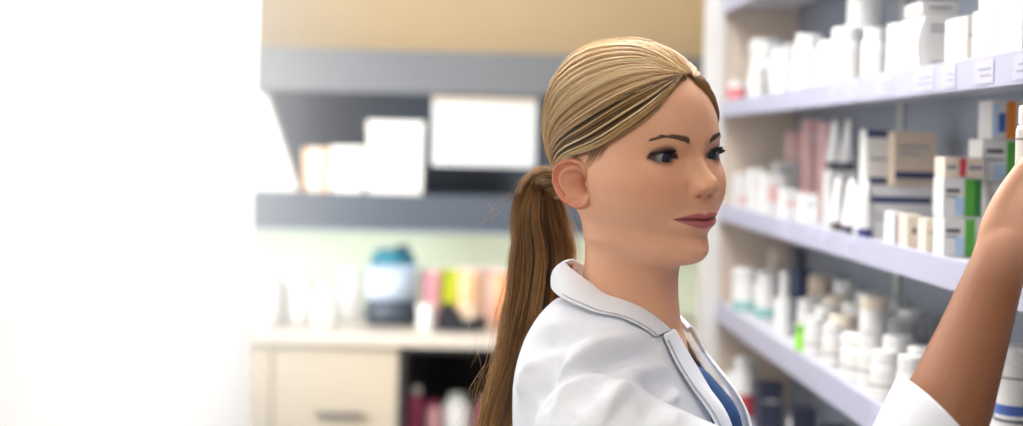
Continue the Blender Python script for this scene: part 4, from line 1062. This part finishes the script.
# open the front (the V of the lapels) and the cuffs
rel = cV - NB; cr = rel @ BR; cf = rel @ BF; cz = cV[:, 2]
vtop, vbot = 1.43, 1.14
vmid = 0.0 + .0 * cz
half = np.interp(cz, [vbot, 1.20, 1.30, 1.37, 1.40, 1.45], [0.0, .012, .034, .056, .062, .062])
hole = (np.abs(cr - vmid) < half + np.where(cr < 0, .022, 0)) & (cf > -.01) & (cz > vbot) & (cz < 1.5)
hole |= (np.hypot(cr / .062, (cf + .012) / .060) < 1) & (cz > 1.385)
ax_t = (cV - ELB) @ n_; near_c = np.linalg.norm(cV - cuffp, axis=1) < .11
hole |= (np.linalg.norm(cV - np.array(P(925, 405, 1.44)), axis=1) < .14) & ((cV - np.array(P(922, 402, 1.44))) @ unit(np.array([.76, .1, .64])) > 0) & (cV[:, 0] > .36)
wl = unit(WRL - ELL); cl2 = ELL * .3 + WRL * .7
hole |= (np.linalg.norm(cV - cl2, axis=1) < .09) & ((cV - cl2) @ wl > .004)
hole |= cz < .60
keep = [f for f in cF if not any(hole[i] for i in f)]
used = np.zeros(len(cV), bool); used[np.unique(np.array([i for f in keep for i in f]))] = True
mp = np.cumsum(used) - 1
cF2 = [tuple(int(mp[i]) for i in f) for f in keep]; cV2 = cV[used]
# true up the cut edge of the cuff
ecount = {}
for f in cF2:
    for a, b in zip(f, f[1:] + f[:1]): ecount[(min(a, b), max(a, b))] = ecount.get((min(a, b), max(a, b)), 0) + 1
bd = np.unique(np.array([e for e, c in ecount.items() if c == 1]).reshape(-1))
pn, pp = unit(np.array([.76, .1, .64])), np.array(P(922, 402, 1.44))
bc = np.array([i for i in bd if np.linalg.norm(cV2[i] - np.array(P(925, 405, 1.44))) < .15 and cV2[i, 0] > .34])
cV2[bc] -= np.outer((cV2[bc] - pp) @ pn, pn)
coat = raw('lab_coat', cV2, cF2, M_coat, woman)
sd = coat.modifiers.new('thickness', 'SOLIDIFY'); sd.thickness = .0025; sd.offset = -1
ss = coat.modifiers.new('soft', 'SUBSURF'); ss.levels = 1; ss.render_levels = 1

# ---- collar and lapels
from mathutils.bvhtree import BVHTree
cbvh = BVHTree.FromPolygons([Vector(v) for v in cV0.tolist()], cF)
def above_coat(p, h):
    loc, nor, idx, dist = cbvh.find_nearest(Vector(p))
    d = (Vector(p) - loc).dot(nor)
    return np.array(loc + nor * h) if d < h else np.array(p)
def strip(name, top, low, side, nu=40, nv=9, bulge=.004, lift=.004, m=None, lift0=None):
    """cloth between two edges given as (r, f, z) in her body frame"""
    mirror = lambda L: [(side * r, f, z) for r, f, z in L]
    A = spline(mirror(top), nu); B = spline(mirror(low), nu); V = []
    for i in range(nu):
        a = bp(*A[i]); b = bp(*B[i])
        ctr = NB + BU * (A[i][2] - 1.40) + BF * -.01
        for j in range(nv):
            q = j / (nv - 1); p = a * (1 - q) + b * q
            out = p - ctr; out[2] = 0; out = unit(out)
            p = p + out * bulge * math.sin(PI * q) * 1.3 + BU * bulge * math.sin(PI * q) * .6
            V.append(above_coat(p, lift if q > .12 or lift0 is None else lift0))
    F = grid_faces(nu, nv, wrap=False)
    if side < 0: F = [tuple(reversed(f)) for f in F]
    V = relax(np.array(V), F, 2, .4, mask=np.array([0.0 if j in (0, nv - 1) or i in (0, nu - 1) else 1.0 for i in range(nu) for j in range(nv)]))
    o = raw(name, V, F, m or M_coat, woman)
    sd = o.modifiers.new('thickness', 'SOLIDIFY'); sd.thickness = .003; sd.offset = 0
    b = o.modifiers.new('soft', 'SUBSURF'); b.levels = 1; b.render_levels = 1
    return o, V.reshape(nu, nv, 3)
c_top = [(0, -.060, 1.455), (.03, -.056, 1.454), (.052, -.036, 1.445), (.061, -.006, 1.429), (.058, .030, 1.408), (.044, .056, 1.384)]
c_low = [(0, -.074, 1.428), (.045, -.066, 1.426), (.080, -.042, 1.419), (.095, -.004, 1.409), (.089, .022, 1.397), (.079, .045, 1.378)]
l_in = [(.044, .056, 1.385), (.036, .085, 1.350), (.018, .120, 1.303), (.006, .134, 1.24), (.0, .140, 1.16)]
l_inf = [(.050, .054, 1.388), (.068, .086, 1.356), (.066, .124, 1.310), (.036, .140, 1.245), (.0, .138, 1.16)]
l_outf = [(.076, .050, 1.384), (.096, .074, 1.362), (.100, .108, 1.316), (.070, .132, 1.25), (.004, .140, 1.155)]
l_out = [(.070, .050, 1.380), (.078, .072, 1.358), (.064, .110, 1.312), (.042, .130, 1.25), (.004, .142, 1.155)]
def seam(name, pts):
    V, F = tube_vf(np.array(pts), np.full(len(pts), .0009), 6); raw(name, V, F, M_seam, woman)
for sd_ in (1, -1):
    o, G1 = strip('collar', c_top, c_low, sd_, bulge=.005, lift=.005, lift0=.0)
    o, G2 = strip('lapel', l_in if sd_ > 0 else l_inf, l_out if sd_ > 0 else l_outf, sd_, bulge=.003, lift=.0065)
    outn = BF * .0015 + BR * sd_ * .002
    seam('stitching', [p + outn * 1.2 for p in G2[1:34, 7]]); seam('stitching', [p + outn for p in G1[2:, 7]])
# buttons down the front
for k, zz in enumerate((1.10, .98, .86)):
    loc, nor, idx, dist = cbvh.find_nearest(Vector(bp(.0, .17, zz)))
    bm = bmesh.new(); lathe(bm, [(0, .0), (.009, 0), (.0095, .002), (.008, .0035), (0, .003)], (0, 0, 0), 20)
    bmesh.ops.transform(bm, matrix=Matrix.Translation(loc + nor * .001) @ nor.to_track_quat('Z', 'Y').to_matrix().to_4x4(), verts=bm.verts)
    me = bpy.data.meshes.new('button'); bm.to_mesh(me); bm.free(); link('button', me, mat('button_white', '#e4e4e6', .3), woman, True)
# ------------------------------------------------------------------ hair
hb = BVHTree.FromPolygons([Vector(v) for v in fl.tolist()], [f for f in head_f if len(f) == 4])
HC = np.array([0., -6., 28.])
def on_head(d, off):
    """points on the scalp in directions d (n,3) from the middle of the skull, lifted by off mm"""
    out = np.empty_like(d)
    for i, v in enumerate(d):
        loc, nor, idx, dist = hb.ray_cast(Vector(HC), Vector(v), 400)
        out[i] = (np.array(loc) if loc is not None else HC + v * 90) + v * off[i]
    return out
def dirs(L): L = np.array(L, float) - HC; return L / np.linalg.norm(L, axis=1)[:, None]
GA = (30, -97, -24)
L0 = [(0, 77, 91), (29, 77, 72), (49, 72, 48), (64, 53, 36), (71, 33, 21), (74, 8, 14), (74, -12, 12), (66, -50, 0), (50, -78, -14), GA]
L1 = [(-14, 73, 93), (-9, 66, 98), (-3, 58, 103), (0, 36, 111), (2, 8, 115), (3, -25, 113), (5, -58, 100), (12, -84, 66), (22, -96, 18), GA]
R0 = [(-22, 77, 86), (-36, 76, 70), (-49, 71, 48), (-63, 54, 36), (-71, 33, 20), (-74, 5, 14), (-73, -25, 8), (-55, -70, -8), (-20, -95, -22), GA]
def family(lam, A, B, n):
    a = spline(dirs(A), n); b = spline(dirs(B), n)
    d = a * (1 - lam) + b * lam
    for _ in range(5): d[1:-1] = .5 * d[1:-1] + .25 * (d[:-2] + d[2:])
    return d / np.linalg.norm(d, axis=1)[:, None]
H_DK, H_MD, H_LT, H_HI = [np.array(srgb(c)) for c in ('#472f1c', '#93683b', '#cda46c', '#f0dab0')]
def hair_col(k):          # k 0 dark .. 1 light
    k = float(np.clip(k, 0, 1)); xs = [0, .4, .75, 1.0]
    return np.array([np.interp(k, xs, [c[i] for c in (H_DK, H_MD, H_LT, H_HI)]) for i in range(3)])
M_hair = mat('hair', '#a07a4d', .38, var=.03, scale=80, attr='hair_tone', spec=.55)
NS = 22; ss_ = np.linspace(0, 1, NS)
paths, rads, cols = [], [], []
def clump(d, off0, k, nst, spread, r=.00034, endpull=1.0, s0=0.0):
    """strands running beside a guide of directions d"""
    m = len(d); T = np.gradient(d, axis=0); T /= np.linalg.norm(T, axis=1)[:, None] + 1e-9
    S = np.cross(d, T)
    tt = np.linspace(0, 1, m)
    for j in range(nst):
        w_ = RNG.normal(0, 1) * spread; ph = RNG.uniform(0, 6.28)
        lay = RNG.random()
        wv = (w_ * (1 - .75 * tt ** 2) + .004 * np.sin(tt * RNG.uniform(4, 9) + ph))
        dd = d + S * wv[:, None]; dd /= np.linalg.norm(dd, axis=1)[:, None]
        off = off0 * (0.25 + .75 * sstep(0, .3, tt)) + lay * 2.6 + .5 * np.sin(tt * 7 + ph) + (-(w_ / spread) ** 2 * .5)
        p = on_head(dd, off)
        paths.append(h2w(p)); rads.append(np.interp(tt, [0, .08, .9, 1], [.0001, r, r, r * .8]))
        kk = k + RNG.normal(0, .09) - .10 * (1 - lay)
        cols.append(hair_col(kk))
def vol(lam): return 3.0 + 7.5 * np.clip(lam, 0, 1) ** .8
for lam in np.linspace(0, 1.0, 62):
    l = float(np.clip(lam + RNG.normal(0, .006), 0, 1)); d = family(l, L0, L1, NS)
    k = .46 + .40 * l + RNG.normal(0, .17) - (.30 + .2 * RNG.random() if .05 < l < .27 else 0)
    clump(d, vol(l) + RNG.uniform(-.8, 1.0), k, 46, .026)
for k_ in range(22):     # lighter locks lying over the others
    l = RNG.uniform(.0, .9); d = family(l, L0, L1, NS); clump(d, vol(l) + 2.0, RNG.uniform(.8, 1.0), int(RNG.integers(10, 22)), .008)
d = family(.0, L0, L1, NS); clump(d, 4.2, .80, 40, .012); clump(family(.035, L0, L1, NS), 4.6, .66, 40, .012)
for lam in np.linspace(0, 1.0, 30):
    d = family(float(lam), R0, L1, NS); clump(d, vol(lam), .55 + .25 * lam + RNG.normal(0, .14), 32, .03)
# from the nape and behind the ears up to the tie
for s0 in [(72, -24, 2), (70, -32, -12), (66, -42, -26), (60, -52, -40), (50, -60, -54), (36, -66, -62), (18, -70, -66), (0, -72, -68), (-18, -70, -66), (-40, -64, -58), (-60, -50, -40), (-70, -32, -10)]:
    a = dirs([s0, tuple(np.array(s0) * .5 + np.array(GA) * .5 + np.array([0, -8, 0])), GA]); clump(spline(a, NS), 2.6, .34 + RNG.normal(0, .1), 44, .045)
# short hair before the ear
for j in range(60):
    f0 = RNG.uniform(10, 34); z0 = RNG.uniform(16, 25) - (34 - f0) * .25; ln = RNG.uniform(10, 26) * (1 - .5 * abs(f0 - 18) / 16)
    p0 = np.array([72, f0, z0]); q = [p0 + np.array([0, -ln * .55 * u - 3 * u * u, -ln * u]) for u in np.linspace(0, 1, 7)]
    p = on_head(dirs(q), np.linspace(.6, 1.2, 7)); paths.append(h2w(p)); rads.append(np.linspace(.00016, .00004, 7)); cols.append(hair_col(.34 + RNG.normal(0, .08)))
# loose hairs over the crown
for j in range(70):
    l = RNG.uniform(.25, 1.0); d = family(l, L0, L1, NS); o = vol(l) + RNG.uniform(2, 5) * np.sin(PI * ss_) ** .7 + RNG.uniform(0, 3)
    n0 = RNG.integers(0, 8); n1 = RNG.integers(12, NS); p = on_head(d, o)[n0:n1]; p = p + RNG.normal(0, 1.6, 3) * np.linspace(0, 1, len(p))[:, None] ** 2
    paths.append(h2w(p)); rads.append(np.linspace(.00018, .00007, len(p))); cols.append(hair_col(.85))
V, F, C = hairs(paths, rads, cols)
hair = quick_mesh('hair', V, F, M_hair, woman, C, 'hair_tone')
# the scalp under the strands
nl = 26; rows_ = []
for lam in np.linspace(0.015, 1, nl): rows_.append(on_head(family(lam, L0, L1, 34), (vol(lam) - 1.2) * (.12 + .88 * sstep(0, .3, np.linspace(0, 1, 34)))))
for lam in np.linspace(1, .015, nl)[1:]: rows_.append(on_head(family(lam, R0, L1, 34), (vol(lam) - 1.2) * (.12 + .88 * sstep(0, .3, np.linspace(0, 1, 34)))))
cap = h2w(np.array(rows_).reshape(-1, 3)); capF = grid_faces(len(rows_), 34, wrap=False)
nape = []
for u in np.linspace(0, 1, 24):
    s0 = spline([(73, -10, 10), (70, -32, -12), (60, -52, -40), (36, -66, -62), (0, -72, -68), (-36, -66, -62), (-60, -52, -40), (-72, -10, 10)], 24)[int(round(u * 23))]
    nape.append(on_head(spline(dirs([s0, s0 * .5 + np.array(GA) * .5 + np.array([0, -8, 0]), GA]), 16), np.linspace(.5, 2.2, 16)))
V2 = h2w(np.array(nape).reshape(-1, 3)); F2 = grid_faces(24, 16, wrap=False)
V, F = merge([(cap, capF), (V2, F2)])
sc_ = raw('hair_underlayer', V, F, mat('hair_base', '#5d4128', .55, var=.1, scale=150), woman)
sdm = sc_.modifiers.new('thickness', 'SOLIDIFY'); sdm.thickness = .001
# ---- ponytail
gw = h2w(np.array([GA]))[0]
pt = [gw + np.array([.012, -.004, .004]), np.array(P(543, 184, 1.672)), np.array(P(537, 212, 1.682)), np.array(P(541, 250, 1.684)), np.array(P(536, 290, 1.684)), np.array(P(526, 330, 1.682)), np.array(P(514, 365, 1.678)), np.array(P(503, 400, 1.672)), np.array(P(493, 440, 1.668)), np.array(P(487, 485, 1.664))]
PN = 40; gp = spline(pt, PN); T, _, _ = frames(gp)
wx = np.interp(np.linspace(0, 1, PN), [0, .06, .15, .3, .5, .65, .8, 1], [.012, .018, .028, .036, .033, .024, .021, .015])   # half width across the view
wd = wx * .75
Xd = np.cross(T, [0, 1.0, 0]); Xd /= np.linalg.norm(Xd, axis=1)[:, None]; Yd = np.cross(T, Xd)
paths, rads, cols = [], [], []
tt = np.linspace(0, 1, PN)
for c in range(64):
    rc = math.sqrt(RNG.random()); th = RNG.uniform(0, 2 * PI); cx, cy = rc * math.cos(th), rc * math.sin(th)
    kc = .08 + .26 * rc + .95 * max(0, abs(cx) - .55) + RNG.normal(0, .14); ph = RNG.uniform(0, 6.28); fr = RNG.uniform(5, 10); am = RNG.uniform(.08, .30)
    for j in range(44):
        jx, jy = RNG.normal(0, .10, 2); p2 = RNG.uniform(0, 6.28); a2 = RNG.uniform(.02, .10)
        ox = cx + jx + am * np.sin(fr * tt + ph) * tt + a2 * np.sin(17 * tt + p2) * sstep(.3, 1, tt); oy = cy + jy + am * np.cos(fr * tt + ph) * tt
        if RNG.random() < .05: ox = ox + RNG.normal(0, .55) * tt ** 2
        end = int(PN * RNG.uniform(.80, 1.0)) if RNG.random() < .8 else int(PN * RNG.uniform(.6, .85))
        p = gp + Xd * (ox * wx)[:, None] + Yd * (oy * wd)[:, None]
        p = p[:end]; paths.append(p); rr = np.full(end, .00034); rr[-8:] = np.linspace(.00032, .00006, 8); rads.append(rr)
        base = kc + RNG.normal(0, .08); q = tt[:end]
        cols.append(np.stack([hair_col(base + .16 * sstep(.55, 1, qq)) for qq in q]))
for j in range(110):                          # stray ends at the bottom and at the tie
    i0 = RNG.integers(20, 34); p0 = gp[i0] + Xd[i0] * RNG.normal(0, 1) * wx[i0]; ln = RNG.uniform(.02, .06); sx = RNG.choice([-.5, 1, 1]) * RNG.uniform(.1, .55)
    q = np.linspace(0, 1, 9)[:, None]; p = p0 + q * ln * np.array([0, 0, -1.0]) + q ** 1.5 * ln * sx * np.array([-.95, RNG.normal(0, .3), .1]) + q * (1 - q) * RNG.normal(0, .01, 3)
    paths.append(p); rads.append(np.linspace(.00022, .00006, 9)); cols.append(hair_col(.8))
for j in range(60):
    i0 = RNG.integers(1, 8); p0 = gp[i0] + Xd[i0] * RNG.normal(0, 1) * wx[i0]; q = np.linspace(0, 1, 9)[:, None]; ln = RNG.uniform(.02, .05)
    p = p0 + q * ln * unit([RNG.normal(-.2, .5), RNG.normal(0, .4), -1]) + q * (1 - q) * RNG.normal(0, .015, 3)
    paths.append(p); rads.append(np.linspace(.0002, .00006, 9)); cols.append(hair_col(.65))
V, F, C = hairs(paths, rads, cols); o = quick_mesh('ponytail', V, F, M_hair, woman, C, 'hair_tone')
V, F = tube_vf(gp[:36], np.minimum(wx, .05)[:36] * .45 * np.interp(np.linspace(0, 1, 36), [0, .7, 1], [1, 1, .3]), 16, .75); raw('ponytail_core', V, F, mat('hair_base', '#5d4128'), woman)
# the band round it
V, F = tube_vf(gp[1:4] + 0, np.array([.0110, .0125, .0140]), 24, .9, caps=False); raw('hair_band', V, F, mat('band_brown', '#4a3526', .6), woman)
# ------------------------------------------------------------------ the bottle she takes from the shelf
mid = (htips[0][2] + htips[1][2]) / 2
hx_, hy_ = float(P(1047, 140, 1.56).x), float(min(mid[1], 1.60))
zb_ = float(P(1034, 176, hy_).z); h_ = float(P(1034, 106, hy_).z) - zb_
bottle(0, hx_, zb_, .0175, h_, 'slim white bottle held in the raised hand', M_wp, M_wp, .8, .26, y=hy_ + .010, label=(.1, .65, M_paper), bands=((.5, .53, M_txt),))
# ------------------------------------------------------------------ added haze block, imitating the white fade beside the left wall
def haze():
    m = bpy.data.materials.new('added_fade_haze'); m.use_nodes = True; nt = m.node_tree; nt.nodes.clear()
    out = nt.nodes.new('ShaderNodeOutputMaterial'); vs = nt.nodes.new('ShaderNodeVolumeScatter')
    vs.inputs['Color'].default_value = (1, 1, 1, 1)
    tc = nt.nodes.new('ShaderNodeTexCoord'); sx = nt.nodes.new('ShaderNodeSeparateXYZ')
    mr = nt.nodes.new('ShaderNodeMapRange'); mr.interpolation_type = 'SMOOTHSTEP'
    mr.inputs['From Min'].default_value = 1.0; mr.inputs['From Max'].default_value = 0.0
    mr.inputs['To Min'].default_value = 0.0; mr.inputs['To Max'].default_value = 1.0
    pw = nt.nodes.new('ShaderNodeMath'); pw.operation = 'POWER'; pw.inputs[1].default_value = 1.3
    ml = nt.nodes.new('ShaderNodeMath'); ml.operation = 'MULTIPLY'; ml.inputs[1].default_value = 1.1
    nt.links.new(tc.outputs['Generated'], sx.inputs[0]); nt.links.new(sx.outputs['X'], mr.inputs['Value'])
    nt.links.new(mr.outputs['Result'], pw.inputs[0]); nt.links.new(pw.outputs[0], ml.inputs[0]); nt.links.new(ml.outputs[0], vs.inputs['Density'])
    nt.links.new(vs.outputs['Volume'], out.inputs['Volume'])
    o = box('added_fade_haze', (-1.54, 3.6, .02), (-.05, 5.14, 2.6), None)
    o.data.materials.append(m); o['kind'] = 'structure'
haze()

# ------------------------------------------------------------------ things of one kind that stand together
SHELF_NAMES = [(1.65, 'top'), (1.39, 'middle'), (1.14, 'lower'), (.9, 'bottom')]
PLURAL = {'bottle': 'bottles', 'box': 'cartons', 'tube': 'ointment tubes', 'tub': 'tubs', 'canister': 'canisters'}
for o in list(bpy.data.objects):
    c = o.get('category')
    if not c or o.get('group'): continue
    if c in PLURAL and o.location.x > .6 and 'held' not in o['label']:
        o['group'] = PLURAL[c] + ' on the ' + next(n for z, n in SHELF_NAMES if o.location.z >= z - .02) + ' shelf'
    elif c == 'packet': o['group'] = 'coloured packets on the worktop'
    elif o.name.startswith('white_jug'): o['group'] = 'white jugs on the worktop'
    elif c == 'bottle' and o.location.z < .6: o['group'] = 'bottles in the dark bay'
